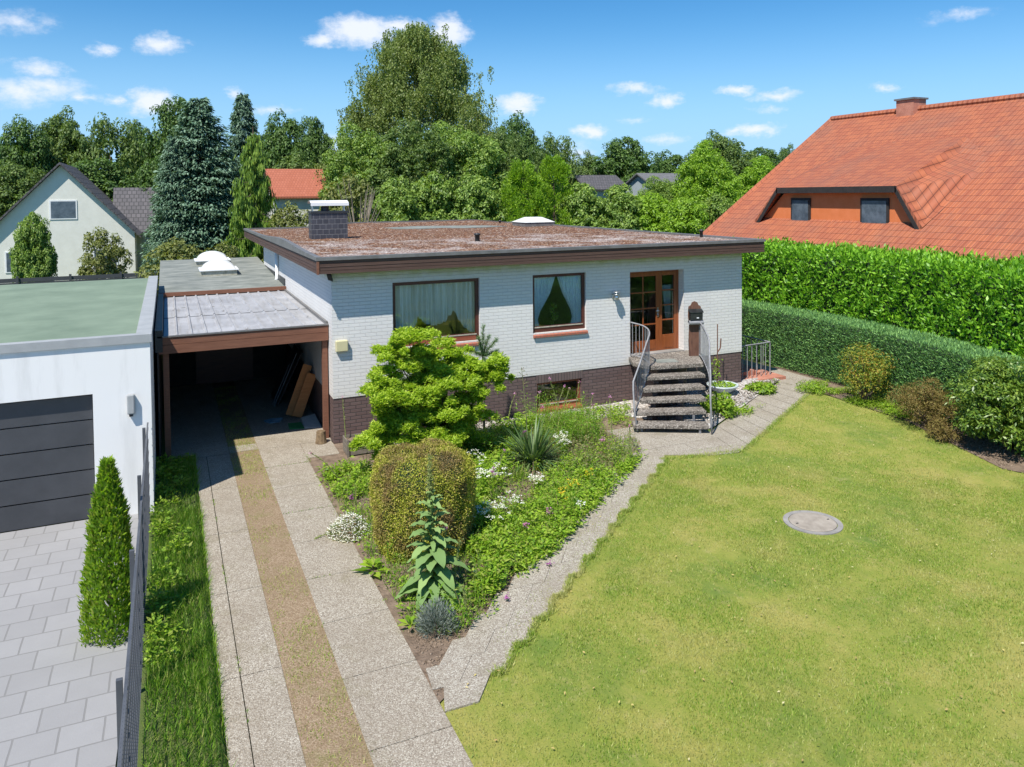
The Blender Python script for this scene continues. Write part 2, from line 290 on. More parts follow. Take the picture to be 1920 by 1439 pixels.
def lawnmat(name, a, b2, c3, dry):
    m, t, b = newmat(name); v = coords(t, 'Object')
    c = ramp(t, noise(t, v, .55, 8, .72), [(.34, a), (.5, b2), (.64, c3)])
    c = mixc(t, maprange(t, noise(t, v, 2.3, 7, .75), .56, .74, 0, .8), c, dry)
    c = mixc(t, maprange(t, noise(t, coords(t, 'Object', (1, .35, 1)), 5, 6, .75), .5, .68, 0, .6), c, c3)
    c = mixc(t, maprange(t, noise(t, v, 60, 4, .7), .4, .7, 0, .4), c, tuple(x*.6 for x in a))
    t.links.new(c, b.inputs['Base Color']); b.inputs['Roughness'].default_value = .95
    bump(t, b, noise(t, v, 90, 4, .7), .8, .02); return m
M['lawn'] = lawnmat('lawn', (.13, .20, .025), (.25, .28, .04), (.37, .33, .08), (.46, .37, .17))
M['field'] = lawnmat('field', (.06, .1, .02), (.09, .13, .025), (.12, .14, .03), (.16, .14, .06))
M['blade'] = leafmat('grass_blade', [(.135, .250, .029), (.226, .330, .039), (.324, .390, .065), (.468, .460, .182)], .25, .6, (.42, .40, .15), 1.1)
M['longgrass'] = leafmat('long_grass', [(.081, .196, .014), (.149, .299, .023), (.230, .380, .034), (.345, .345, .115)], .35, .55)
M['maple'] = leafmat('yellow_green_leaf', [(.212, .334, .025), (.310, .437, .035), (.409, .529, .054), (.521, .622, .085)], .4, .5)
M['topi'] = leafmat('clipped_leaf', [(.216, .235, .030), (.366, .398, .038), (.517, .542, .067), (.517, .352, .144)], .2, .6, (.24, .15, .075), 2.2)
M['mullein'] = leafmat('felted_leaf', [(.146, .242, .081), (.198, .314, .098), (.265, .374, .127)], .15, .8)
M['weed'] = leafmat('weed_leaf', [(.116, .221, .019), (.203, .351, .024), (.319, .468, .036), (.290, .325, .072)], .35, .55)
M['weed_dull'] = leafmat('dull_weed_leaf', [(.091, .156, .039), (.169, .221, .065), (.260, .260, .117), (.286, .169, .104)], .25, .7)
M['stalk'] = leafmat('green_stalk', [(.17, .22, .06), (.25, .28, .09)], .1, .7)
M['petal_w'] = leafmat('white_petal', [(.75, .74, .72), (.85, .83, .84)], .3, .6)
M['petal_p'] = leafmat('pink_petal', [(.5, .17, .4), (.65, .35, .55)], .3, .6)
M['petal_pp'] = leafmat('purple_petal', [(.3, .06, .3), (.42, .12, .4)], .3, .6)
M['petal_y'] = leafmat('yellow_petal', [(.8, .55, .03), (.9, .7, .06)], .3, .6)
M['yucca'] = leafmat('sword_leaf', [(.051, .109, .035), (.102, .174, .056), (.170, .246, .084)], .15, .45)
M['lavender'] = leafmat('grey_leaf', [(.16, .2, .17), (.24, .28, .24), (.3, .33, .3)], .15, .8)
M['thujahedge'] = leafmat('clipped_conifer', [(.060, .162, .062), (.143, .295, .102), (.228, .428, .128), (.332, .562, .167)], .2, .6)
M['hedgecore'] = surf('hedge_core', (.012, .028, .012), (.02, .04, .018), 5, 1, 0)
M['laurel'] = leafmat('laurel_leaf', [(.081, .220, .018), (.149, .345, .022), (.223, .455, .030), (.327, .593, .045)], .3, .45, spec=.4)
M['rhodo'] = leafmat('rhododendron_leaf', [(.069, .144, .020), (.140, .232, .030), (.239, .332, .044)], .25, .4, spec=.5)
M['azalea'] = leafmat('bronze_leaf', [(.119, .084, .027), (.202, .140, .040), (.238, .210, .053)], .2, .7)
M['ybush'] = leafmat('yellowing_leaf', [(.078, .148, .021), (.195, .272, .031), (.332, .296, .031), (.292, .173, .031)], .25, .6)
M['oak'] = leafmat('oak_leaf', [(.045, .098, .027), (.088, .161, .035), (.149, .249, .050)], .25, .55)
M['oak2'] = leafmat('mixed_leaf', [(.061, .112, .032), (.120, .193, .045), (.192, .263, .063)], .28, .55)
M['green'] = leafmat('garden_tree_leaf', [(.105, .184, .039), (.181, .294, .052), (.312, .413, .084)], .3, .5)
M['bright'] = leafmat('bright_leaf', [(.135, .253, .023), (.220, .372, .029), (.321, .475, .042)], .35, .5)
M['fir'] = leafmat('blue_fir_needle', [(.053, .117, .068), (.122, .212, .135), (.220, .329, .225)], .1, .6)
M['cypress'] = leafmat('weeping_cypress_needle', [(.100, .190, .030), (.184, .300, .041), (.283, .395, .059)], .2, .6)
M['birch'] = leafmat('birch_leaf', [(.111, .155, .038), (.193, .252, .062), (.282, .338, .097)], .35, .5)
M['olive'] = leafmat('olive_leaf', [(.121, .149, .041), (.189, .216, .061), (.257, .270, .081)], .3, .6)
M['needle'] = leafmat('pine_needle', [(.112, .208, .080), (.192, .304, .112)], .2, .5)

# ------------------------------------------------------------------ builders
def wloc(o):
    v = Vector((0, 0, 0))
    while o is not None: v += o.location; o = o.parent
    return v
def tag(o, label=None, cat=None, group=None, kind=None):
    for k, v in (('label', label), ('category', cat), ('group', group), ('kind', kind)):
        if v: o[k] = v
    return o
def empty(name, loc, label, cat, group=None):
    o = bpy.data.objects.new(name, None); col.objects.link(o); o.location = loc; o.empty_display_size = .1
    return tag(o, label, cat, group)
def link(name, me, mat, parent, smooth=False):
    o = bpy.data.objects.new(name, me); col.objects.link(o)
    if mat: me.materials.append(mat)
    if parent is not None: o.parent = parent
    if smooth: me.polygons.foreach_set('use_smooth', [True]*len(me.polygons))
    return o
class MB:
    def __init__(s): s.v = []; s.f = []
    def quad(s, *p):
        i = len(s.v); s.v += [tuple(map(float, q)) for q in p]; s.f.append(tuple(range(i, i+len(p)))); return s
    def box(s, x0, x1, y0, y1, z0, z1):
        i = len(s.v)
        s.v += [(x, y, z) for z in (z0, z1) for y in (y0, y1) for x in (x0, x1)]
        s.f += [tuple(i+k for k in f) for f in ((0, 2, 3, 1), (4, 5, 7, 6), (0, 1, 5, 4), (2, 6, 7, 3), (0, 4, 6, 2), (1, 3, 7, 5))]; return s
    def obox(s, c, ax, ay, az):         # oriented box: centre and three half vectors
        c, ax, ay, az = map(np.array, (c, ax, ay, az)); i = len(s.v)
        s.v += [tuple(c+a*ax+b*ay+d*az) for d in (-1, 1) for b in (-1, 1) for a in (-1, 1)]
        s.f += [tuple(i+k for k in f) for f in ((0, 2, 3, 1), (4, 5, 7, 6), (0, 1, 5, 4), (2, 6, 7, 3), (0, 4, 6, 2), (1, 3, 7, 5))]; return s
    def prism(s, poly, z0, z1):         # poly: list of (x,y) counter clockwise
        n = len(poly); i = len(s.v); a = z0 if hasattr(z0, '__len__') else [z0]*n; b = z1 if hasattr(z1, '__len__') else [z1]*n
        s.v += [(p[0], p[1], a[k]) for k, p in enumerate(poly)]+[(p[0], p[1], b[k]) for k, p in enumerate(poly)]
        s.f.append(tuple(i+n+k for k in range(n))); s.f.append(tuple(i+n-1-k for k in range(n)))
        for k in range(n): s.f.append((i+k, i+(k+1) % n, i+n+(k+1) % n, i+n+k))
        return s
    def tube(s, path, r, n=6, flat=1, caps=True):
        path = [np.array(p, float) for p in path]; rr = r if hasattr(r, '__len__') else [r]*len(path); i = len(s.v); ref = None
        for k, p in enumerate(path):
            d = path[min(k+1, len(path)-1)]-path[max(k-1, 0)]; d = d/(np.linalg.norm(d)+1e-9)
            if ref is None: ref = np.array([0, 0, 1.]) if abs(d[2]) < .9 else np.array([1., 0, 0])
            a = np.cross(d, ref); a /= np.linalg.norm(a)+1e-9; b = np.cross(a, d); ref = b
            for j in range(n):
                t = 2*math.pi*j/n; q = p+a*math.cos(t)*rr[k]*flat+b*math.sin(t)*rr[k]; s.v.append(tuple(q))
        for k in range(len(path)-1):
            for j in range(n): s.f.append((i+k*n+j, i+(k+1)*n+j, i+(k+1)*n+(j+1) % n, i+k*n+(j+1) % n))
        if caps: s.f.append(tuple(i+j for j in range(n))); s.f.append(tuple(i+(len(path)-1)*n+n-1-j for j in range(n)))
        return s
    def lathe(s, prof, c, n=20):
        i = len(s.v)
        for (r, z) in prof:
            for j in range(n): t = 2*math.pi*j/n; s.v.append((c[0]+r*math.cos(t), c[1]+r*math.sin(t), c[2]+z))
        for k in range(len(prof)-1):
            for j in range(n): s.f.append((i+k*n+j, i+k*n+(j+1) % n, i+(k+1)*n+(j+1) % n, i+(k+1)*n+j))
        return s
    def build(s, name, mat, parent=None, smooth=False, bevel=0):
        L = wloc(parent) if parent is not None else Vector((0, 0, 0))
        me = bpy.data.meshes.new(name); V = np.array(s.v)
        me.from_pydata([tuple(x) for x in (V-np.array(L))], [], s.f); me.update()
        uv = me.uv_layers.new(name='UVMap')
        for p in me.polygons:
            n = p.normal; a = max(range(3), key=lambda k: abs(n[k])+(.02 if k == 2 else 0))
            for li in p.loop_indices:
                c = V[me.loops[li].vertex_index]
                uv.data[li].uv = (c[1], c[2]) if a == 0 else ((c[0], c[2]) if a == 1 else (c[0], c[1]))
        o = link(name, me, mat, parent, smooth)
        if bevel: b = o.modifiers.new('bevel', 'BEVEL'); b.width = bevel; b.segments = 2; b.limit_method = 'ANGLE'
        return o
def mesh_np(name, V, F, mat, parent=None, smooth=False):
    if parent is not None: V = V-np.array(wloc(parent))
    me = bpy.data.meshes.new(name); k = F.shape[1]
    me.vertices.add(len(V)); me.vertices.foreach_set('co', V.astype(np.float32).ravel())
    me.loops.add(F.size); me.loops.foreach_set('vertex_index', F.astype(np.int32).ravel())
    me.polygons.add(len(F)); me.polygons.foreach_set('loop_start', np.arange(0, F.size, k, dtype=np.int32)); me.polygons.foreach_set('loop_total', np.full(len(F), k, np.int32))
    me.update(calc_edges=True); return link(name, me, mat, parent, smooth)
def unit(a): return a/(np.linalg.norm(a, axis=-1, keepdims=True)+1e-9)
def rdir(n): return unit(rng.normal(size=(n, 3)))
def leafV(P, D, Nn, L, W, wide=.45):
    n = len(P); L = np.broadcast_to(L, (n,))[:, None]; W = np.broadcast_to(W, (n,))[:, None]
    D = unit(D); S = unit(np.cross(D, Nn)); U = np.cross(S, D)
    V = np.stack([P, P+D*L*wide+S*W*.5+U*W*.14, P+D*L-U*L*.08, P+D*L*wide-S*W*.5+U*W*.14], 1).reshape(-1, 3)
    return V
def leafobj(name, parts, mat, parent=None):
    V = np.concatenate(parts); F = np.arange(len(V)).reshape(-1, 4); return mesh_np(name, V, F, mat, parent)

# ================================================================== ground
W, D, ZB, ZF, ZT = 11.47, 13.0, 1.01, 3.84, 4.2
def sheet(name, poly, z, mat, kind='structure', parent=None):
    b = MB(); b.quad(*[(p[0], p[1], z) for p in poly]); o = b.build(name, M[mat], parent)
    if kind: o['kind'] = kind
    return o
sheet('ground', [(-260, -60), (260, -60), (260, 420), (-260, 420)], -.02, 'field')
LAWN = [(-.7, -14.5), (16, -14.5), (12.6, -9.5), (11.67, -7.33), (12.77, -4.29), (12.92, -1.32), (13.44, -.92), (7.9, -3.9), (5.6, -3.7), (-.2, -8.9), (-.69, -9.3)]
sheet('lawn', LAWN, -.004, 'lawn')
sheet('front_garden_soil', [(-.72, .1), (-.72, -9.3), (-.2, -8.9), (5.6, -3.7), (7.9, -3.0), (9.4, -.5), (12, .1)], .0, 'soil')
sheet('border_soil', [(13.0, -1.1), (12.8, -4.25), (11.7, -7.3), (12.6, -9.5), (16, -14.4), (18, -14.4), (18, 4), (13.6, 1.2)], .0, 'soil')
# pebble strip with a gentle rise towards the right hand end of the wall
def pebbles():
    b = MB()
    b.quad((1.2, -.02, .02), (1.2, -.7, .012), (6.9, -.95, .012), (6.9, -.02, .05))
    b.quad((6.9, -.02, .05), (6.9, -.95, .012), (8.2, -2.75, .012), (8.6, -.02, .09))
    b.quad((8.6, -.02, .09), (8.2, -2.75, .012), (13.25, .25, .03), (13.25, .5, .05), (11.6, .2, .14), (11.47, -.02, .14))
    o = b.build('pebble_bed', M['pebble']); o['kind'] = 'structure'
    # loose stones on it
    P = []; n = 3600
    for k in range(n):
        if k < 1900: x = rng.uniform(1.3, 7.4); y = -rng.uniform(.03, .95)
        else:
            x = rng.uniform(8.3, 12.7); y = rng.uniform(-2.6+(x-8.3)*.56, -.03)
        P.append((x, y, .05 if x < 8.3 else .075+.05*rng.random()))
    P = np.array(P); s = rng.uniform(.012, .035, n)
    oct_ = np.array([(1, 0, 0), (0, 1, 0), (-1, 0, 0), (0, -1, 0), (0, 0, .7), (0, 0, -.7)])
    V = (P[:, None]+oct_[None]*s[:, None, None]*rng.uniform(.6, 1.3, (n, 6, 1))).reshape(-1, 3)
    F0 = np.array([(0, 1, 4), (1, 2, 4), (2, 3, 4), (3, 0, 4), (1, 0, 5), (2, 1, 5), (3, 2, 5), (0, 3, 5)])
    F = (np.arange(n)[:, None, None]*6+F0[None]).reshape(-1, 3)
    o = mesh_np('pebbles', V, F, M['pebblestone']); tag(o, 'loose pale pebbles lying along the brown brick plinth', 'pebbles', kind='stuff')
M['pebblestone'] = leafmat('pebble_stone', [(.14, .11, .09), (.3, .26, .22), (.5, .47, .43), (.26, .19, .15)], 0, .8)
pebbles()
# driveway strips, slab joints left open
def drive():
    b = MB(); b.box(-2.85, -2.17, -16.2, -14.06, -.05, .012); b.box(-1.57, -.7, -16.2, -14.71, -.05, .012)
    y = -14.05
    while y < -.0:
        b.box(-2.62, -2.17, y+.006, min(y+2.05, .3)-.006, -.05, .012); b.box(-2.85, -2.632, y+.006, min(y+2.05, .3)-.006, -.05, .0125); y += 2.05
    y = -14.7
    while y < -.2: b.box(-1.57, -.7, y+.006, min(y+1.25, .3)-.006, -.05, .0125); y += 1.25
    b.box(-3.4, -2.17, .31, 7.2, -.05, .011); b.box(-1.57, -.0, .31, 7.2, -.05, .011)
    b.box(-.69, -.02, -.7, .3, -.05, .009); b.box(-2.16, -1.58, .35, .78, -.05, .0115)
    o = b.build('driveway', M['agg']); o['kind'] = 'structure'
drive()
sheet('driveway_middle_strip', [(-2.18, -15), (-1.56, -15), (-1.56, 7.2), (-2.18, 7.2)], .004, 'sand')
def path():
    b = MB(); k = 0; y = -3.86
    while y > -10.6:
        xl = 4.41+(y+4.35)*1.178+rng.normal()*.02
        for q in range(2):
            p0, p1 = xl+q*.575+.003, xl+(q+1)*.575-.003
            if p1-.3 < -.6: continue
            b.prism([(max(p0-.3, -.695), y-.397), (p1-.3, y-.397), (p1, y), (max(p0, -.69), y)], -.05, .016+.001*((k+q) % 3))
        y -= .4; k += 1
    # slabs in front of the steps
    for yy, xa, xb in ((-3.36, 5.25, 8.0), (-2.86, 5.6, 8.0), (-2.36, 5.9, 7.2)):
        x = xa
        while x < xb: b.box(x+.004, min(x+.5, xb)-.004, yy+.003, yy+.497, -.05, .0165); x += .5
    b.box(6.95, 7.62, -3.855, -3.365, -.05, .016); b.box(6.2, 6.94, -3.855, -3.365, -.05, .0155); b.box(5.1, 6.19, -3.855, -3.365, -.05, .0152)
    # narrow path along the lawn to the cellar steps
    A = np.array((7.95, -2.98)); A2 = np.array((13.3, .32)); B = np.array((7.66, -4.33)); B2 = np.array((13.46, -.92)); n = 11
    for i in range(n):
        f, g = i/n+.002, (i+1)/n-.002
        p = [A+(A2-A)*f, B+(B2-B)*f, B+(B2-B)*g, A+(A2-A)*g]; b.prism([tuple(q) for q in p], -.05, .014)
    b.prism([(13.31, .33), (13.47, -.91), (13.95, -.2), (13.95, 5), (11.5, 5), (11.5, .9), (13.2, .9)], -.05, .013)
    b.prism([(7.625, -3.86), (7.66, -4.32), (7.93, -3.02), (7.93, -2.9), (7.625, -3.36)], -.05, .0145)
    b.prism([(6.3, -3.86), (7.0, -4.2), (7.655, -4.33), (7.62, -3.86)], -.05, .0142)
    o = b.build('garden_path', M['path']); o['kind'] = 'structure'
path()
sheet('neighbour_yard', [(-16, -15), (-3.95, -15), (-3.75, -2.2), (-16, -2.2)], .002, 'neigh_pave')
# manhole cover in the lawn
mh = empty('manhole_cover', (6.43, -7.58, 0), 'round beige concrete manhole cover set flush in the lawn', 'manhole cover')
b = MB(); b.lathe([(.47, -.03), (.47, .012), (.40, .016), (.385, .012), (.385, -.03)], (6.43, -7.58, 0), 40); b.build('ring', M['concrete'], mh)
b = MB(); b.lathe([(.375, -.03), (.375, .014), (.36, .02), (.1, .024), (.001, .024)], (6.43, -7.58, 0), 40)
cv = b.build('lid', M['manhole'], mh)
[MB().box(6.43+dx-.02, 6.43+dx+.02, -7.58+dy-.012, -7.58+dy+.012, .016, .0265).build('lifting_slot', M['black'], cv) for dx, dy in ((-.29, .05), (.29, -.05))]

# ================================================================== bungalow
def wall(b, ax, v0, v1, a0, a1, z0, z1, holes):
    """wall slab between v0 and v1 (thickness axis ax) with rectangular openings (a0,a1,z0,z1)"""
    As = sorted({a0, a1, *[h[0] for h in holes], *[h[1] for h in holes]}); Zs = sorted({z0, z1, *[h[2] for h in holes], *[h[3] for h in holes]})
    def P(a, v, z): return (a, v, z) if ax == 1 else (v, a, z)
    def hole(a, z): return any(h[0] < a < h[1] and h[2] < z < h[3] for h in holes) or not (a0 < a < a1 and z0 < z < z1)
    for i in range(len(As)-1):
        for j in range(len(Zs)-1):
            a, c, e, g = As[i], As[i+1], Zs[j], Zs[j+1]; ma, mz = (a+c)/2, (e+g)/2
            if hole(ma, mz): continue
            b.quad(P(a, v0, e), P(c, v0, e), P(c, v0, g), P(a, v0, g)); b.quad(P(c, v1, e), P(a, v1, e), P(a, v1, g), P(c, v1, g))
            if hole(a-1e-3, mz): b.quad(P(a, v0, e), P(a, v0, g), P(a, v1, g), P(a, v1, e))
            if hole(c+1e-3, mz): b.quad(P(c, v0, e), P(c, v1, e), P(c, v1, g), P(c, v0, g))
            if hole(ma, e-1e-3): b.quad(P(a, v0, e), P(a, v1, e), P(c, v1, e), P(c, v0, e))
            if hole(ma, g+1e-3): b.quad(P(a, v0, g), P(c, v0, g), P(c, v1, g), P(a, v1, g))
    return b
house = empty('bungalow', (5.7, 6.5, 0), 'white painted brick bungalow with brown plinth and flat gravel roof', 'house')
W1 = (1.38, 3.52, 2.02, 3.52); W2 = (4.93, 6.44, 2.06, 3.51); DR = (7.76, 9.48, 1.22, 3.44); BW = (5.03, 6.3, .06, .8)
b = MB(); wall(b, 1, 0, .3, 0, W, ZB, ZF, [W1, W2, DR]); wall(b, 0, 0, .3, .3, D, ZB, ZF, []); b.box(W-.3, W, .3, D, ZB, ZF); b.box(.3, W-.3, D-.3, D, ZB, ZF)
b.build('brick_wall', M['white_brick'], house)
b = MB(); wall(b, 1, .012, .3, .0, W-.01, -.1, ZB, [(BW[0], BW[1], BW[2], BW[3])]); wall(b, 0, .012, .3, .3, D, -.1, ZB, []); b.box(W-.3, W-.012, .3, D, -.1, ZB); b.box(.3, W-.3, D-.3, D-.01, -.1, ZB)
b.build('plinth', M['dark_brick'], house)
b = MB(); b.box(BW[0]-.02, BW[1]+.02, .003, .1, .803, ZB-.003); b.build('soldier_course', M['soldier'], house)
b = MB(); b.box(.3, W-.3, .3, D-.3, 1.1, 1.2); b.box(.3, W-.3, 4.2, 4.3, 1.2, 3.75); b.box(4.3, 4.4, .3, 4.2, 1.2, 3.75); b.box(7.2, 7.3, .3, 4.2, 1.2, 3.75); b.box(.3, W-.3, 2.2, 2.3, -.1, 1.1)
b.build('interior_wall', M['room'], house)
# roof
RX0, RX1, RY0, RY1 = -.373, W+.44, -.42, 16.6
roof = MB().box(RX0+.04, RX1-.04, RY0+.04, RY1-.04, ZF+.012, 4.1).build('roof', M['fascia'], house)
b = MB()
hb = .073
for k in range(4):
    z0, z1 = ZF+k*hb, ZF+k*hb+hb-.008; dd = .006*(k % 2)
    b.box(RX0+dd, RX1-dd, RY0+dd, RY0+.04, z0, z1); b.box(RX0+dd, RX0+.04, RY0+.041, RY1-.04, z0, z1); b.box(RX1-.04, RX1-dd, RY0+.041, RY1-.04, z0, z1); b.box(RX0+dd, RX1-dd, RY1-.039, RY1-dd, z0, z1)
b.build('fascia_board', M['fascia'], roof)
b = MB(); b.box(RX0-.012, RX0+.04, RY0-.012, RY0+.03, ZF-.01, 4.13); b.build('corner_board', M['carwood'], roof)
# coping with the kink the left edge shows
def coping():
    b = MB(); o = .022; wd = .14
    zl = lambda y: 4.2+.13*math.exp(-((y-5.2)/3.2)**2)
    b.box(RX0+.1, RX1+o, RY0-o, RY0+wd, 4.128, 4.2); b.box(RX1-wd, RX1+o, RY0+wd, RY1-.1, 4.128, 4.2)
    ys = np.linspace(RY0-o, RY1, 26)
    for y0, y1 in zip(ys[:-1], ys[1:]):
        p, q = zl(y0), zl(y1); x0, x1 = RX0-o, RX0+.1
        b.quad((x0, y1, 4.128), (x0, y0, 4.128), (x0, y0, p), (x0, y1, q)); b.quad((x0, y0, p), (x1, y0, p), (x1, y1, q), (x0, y1, q)); b.quad((x1, y0, 4.1), (x1, y1, 4.1), (x1, y1, q), (x1, y0, p))
    b.quad((RX0-o, ys[0], 4.128), (RX0+.1, ys[0], 4.128), (RX0+.1, ys[0], zl(ys[0])), (RX0-o, ys[0], zl(ys[0])))
    xs = np.linspace(RX0, RX1, 30); zz = lambda x: 4.2+.15*min(1, max(0, (x-2.2)/1.6))*min(1, max(0, (W-x)/1.5))
    for a, c in zip(xs[:-1], xs[1:]):
        b.quad((a, RY1-.1, zz(a)), (c, RY1-.1, zz(c)), (c, RY1+o, zz(c)), (a, RY1+o, zz(a))); b.quad((a, RY1-.1, 4.1), (c, RY1-.1, 4.1), (c, RY1-.1, zz(c)), (a, RY1-.1, zz(a))); b.quad((a, RY1+o, 4.128), (a, RY1+o, zz(a)), (c, RY1+o, zz(c)), (c, RY1+o, 4.128))
    return b.build('coping', M['metal_grey'], roof)
coping()
# gravel and moss surface
def roofsurf():
    nx, ny = 230, 300; xs = np.linspace(RX0+.09, RX1-.13, nx); ys = np.linspace(RY0+.12, RY1-.09, ny); X, Y = np.meshgrid(xs, ys)
    Z = 4.145+rng.normal(size=X.shape)*.006; low = sum(np.sin(X*f+p)*np.cos(Y*f*.8+q) for f, p, q in ((1.1, 0, 1), (2.3, 2, 0), (4.7, 1, 3)))*.008
    up = .15*np.clip((X-2.6)/1.6, 0, 1)*np.clip((Y-13.2)/2.6, 0, 1)*np.clip((W-X)/1.5, 0, 1)
    Z = Z+low+up+.11*np.exp(-((Y-5.2)/3.2)**2)*np.exp(-((X-RX0)/.5)**2)
    V = np.stack([X, Y, Z], -1).reshape(-1, 3); i = np.arange(nx*ny).reshape(ny, nx)
    F = np.stack([i[:-1, :-1], i[:-1, 1:], i[1:, 1:], i[1:, :-1]], -1).reshape(-1, 4)
    o = mesh_np('roof_gravel', V, F, M['roofgravel'], roof, True)
roofsurf()
b = MB(); b.prism([(5.2, 12.9), (8.2, 12.2), (9.8, 12.6), (9.2, 13.4), (6.5, 14.2), (4.8, 13.8)], 4.1, [4.17, 4.165, 4.17, 4.19, 4.21, 4.19]); b.build('bare_membrane', M['felt'], roof)

# chimney on the roof
ch = MB().box(.88, 2.02, 7.65, 8.2, 4.1, 4.96).build('chimney', M['slate'], house)
b = MB(); b.box(.85, 2.05, 7.62, 8.23, 4.965, 5.03); b.build('capping', M['dark_metal'], ch)
b = MB(); b.lathe([(.13, 0), (.13, .12), (.1, .16)], (1.35, 7.92, 5.03), 14); b.build('flue', M['dark_metal'], ch)
for x in (.95, 1.95): MB().box(x-.012, x+.012, 7.8, 8.04, 5.03, 5.24).build('bracket', M['steel'], ch)
b = MB(); pts = [(math.sin(t)*.34, math.cos(t)*.13-.0) for t in np.linspace(-1.25, 1.25, 9)]
for (y0, z0), (y1, z1) in zip(pts[:-1], pts[1:]):
    b.quad((.86, 7.92+y0, 5.24+z0), (2.05, 7.92+y0, 5.24+z0), (2.05, 7.92+y1, 5.24+z1), (.86, 7.92+y1, 5.24+z1)); b.quad((.86, 7.92+y1, 5.225+z1), (2.05, 7.92+y1, 5.225+z1), (2.05, 7.92+y0, 5.225+z0), (.86, 7.92+y0, 5.225+z0))
b.box(.855, 2.055, 7.585, 7.6, 5.2, 5.3); b.build('rain_hood', M['white_paint'], ch)
# pyramid skylight, vents
sk = MB().box(10.45, 11.85, 12.2, 13.5, 4.1, 4.3).build('skylight', M['metal_grey'], house)
b = MB(); a = [(10.42, 12.17), (11.88, 12.17), (11.88, 13.53), (10.42, 13.53)]; t_ = [(10.85, 12.6), (11.45, 12.6), (11.45, 13.1), (10.85, 13.1)]
for k in range(4): p, q, r2, s = a[k], a[(k+1) % 4], t_[(k+1) % 4], t_[k]; b.quad((*p, 4.31), (*q, 4.31), (*r2, 4.52), (*s, 4.52))
b.quad(*[(*p, 4.52) for p in t_]); b.build('skylight_glazing', M['dome'], sk)
for (x, y, h, r) in ((4.95, 3.74, .26, .07), (12.0-.45, 1.9, .26, .05), (10.6, 15.2, .2, .05)):
    v = MB().lathe([(r, 0), (r, h-.05), (r*1.35, h-.05), (r*1.35, h), (.001, h+.02)], (x, y, 4.12), 14).build('vent_pipe', M['dark_metal'], house, True)
b = MB(); b.tube([(-.06, 8.75, 3.84), (-.06, 8.75, 2.86), (-.1, 8.72, 2.8)], .055, 10); b.build('downpipe', M['white_paint'], house, True)
b = MB(); b.box(-.03, -.001, 7.3, 13, 2.78, 2.98); b.build('wall_flashing', M['dark_metal'], house)
# windows ---------------------------------------------------------
def window(x0, x1, z0, z1, fw, mat, y=.07, name='window', rail=True, low=.1):
    b = MB(); yb = y+.06
    b.box(x0, x0+fw, y, yb, z0, z1); b.box(x1-fw, x1, y, yb, z0, z1); b.box(x0+fw, x1-fw, y, yb, z1-fw, z1); b.box(x0+fw, x1-fw, y, yb, z0, z0+low)
    f = b.build(name, mat, house, bevel=.006)
    MB().box(x0+fw, x1-fw, y+.03, y+.036, z0+low, z1-fw).build('pane', M['glass'], f)
    if rail: MB().box(x0+fw*.8, x1-fw*.8, y-.015, y-.001, z0+low-.035, z0+low-.01).build('rain_rail', M['domeframe'], f)
    return f
def sill(f, x0, x1, z, y1=-.06):
    b = MB(); i = len(b.v); p = [(y1, z-.06), (.068, z), (.068, z-.1), (y1, z-.1)]
    for x in (x0, x1): pass
    b.prism([(x0, y1), (x1, y1), (x1, .068), (x0, .068)], z-.11, [z-.055, z-.055, z-.002, z-.002])
    b.build('sill', M['sill'], f, bevel=.004)
f = window(*W1, .085, M['mahogany'], low=.17); sill(f, W1[0]-.0+.002, W1[1]-.002, 2.1-.08)
f['label'] = 'large dark framed window with scalloped net curtain'
f = window(*W2, .08, M['mahogany'], low=.15); sill(f, W2[0]+.002, W2[1]+.02, 2.06)
f['label'] = 'squarish window with parted pale blue drapes'
b = MB(); b.box(W1[0]+.085, W1[1]-.085, .064, .068, 2.03, 2.16); b.build('lower_rail', M['redframe'], f)
f = window(BW[0], BW[1], BW[2]+.1, BW[3], .07, M['redframe'], y=.1, name='basement_window', low=.09)
b = MB(); b.prism([(BW[0], -.03), (BW[1], -.03), (BW[1], .1), (BW[0], .1)], .03, [.1, .1, .155, .155]); b.build('sill', M['redframe'], f)
# door --------------------------------------------------------------
dy = .235
b = MB(); fw = .06; x0, x1, z0, z1 = DR
b.box(x0, x0+fw, dy, dy+.06, z0, z1); b.box(x1-fw, x1, dy, dy+.06, z0, z1); b.box(x0+fw, x1-fw, dy, dy+.06, z1-fw, z1)
fd = b.build('front_door', M['doorwood'], house, bevel=.005); fd['label'] = 'orange brown glazed double front door with brass handle'
def leaf(a, c, ncol, st):
    b = MB(); y0, y1 = dy+.005, dy+.05; zt, zb = z1-fw-.004, z0+.02; bot = zb+.42 if ncol == 1 else zb+.3
    b.box(a, a+st, y0, y1, zb, zt); b.box(c-st, c, y0, y1, zb, zt); b.box(a+st, c-st, y0, y1, zt-.1, zt); b.box(a+st, c-st, y0, y1, zb, bot)
    b.box(a+st+.03, c-st-.03, y0-.008, y0-.001, zb+.06, bot-.05)
    rows = 4; ph = (zt-.1-bot)/rows
    for k in range(1, rows): b.box(a+st, c-st, y0+.008, y1-.008, bot+k*ph-.018, bot+k*ph+.018)
    if ncol == 2: m = (a+c)/2; b.box(m-.017, m+.017, y0+.01, y1-.01, bot, zt-.1)
    o = b.build('door_leaf', M['doorwood'], fd, bevel=.004)
    MB().box(a+st, c-st, y0+.02, y0+.024, bot, zt-.1).build('door_glass', M['doorglass'], o); return o
o1 = leaf(x0+fw+.003, 8.84, 2, .1); o2 = leaf(8.846, x1-fw-.003, 1, .09)
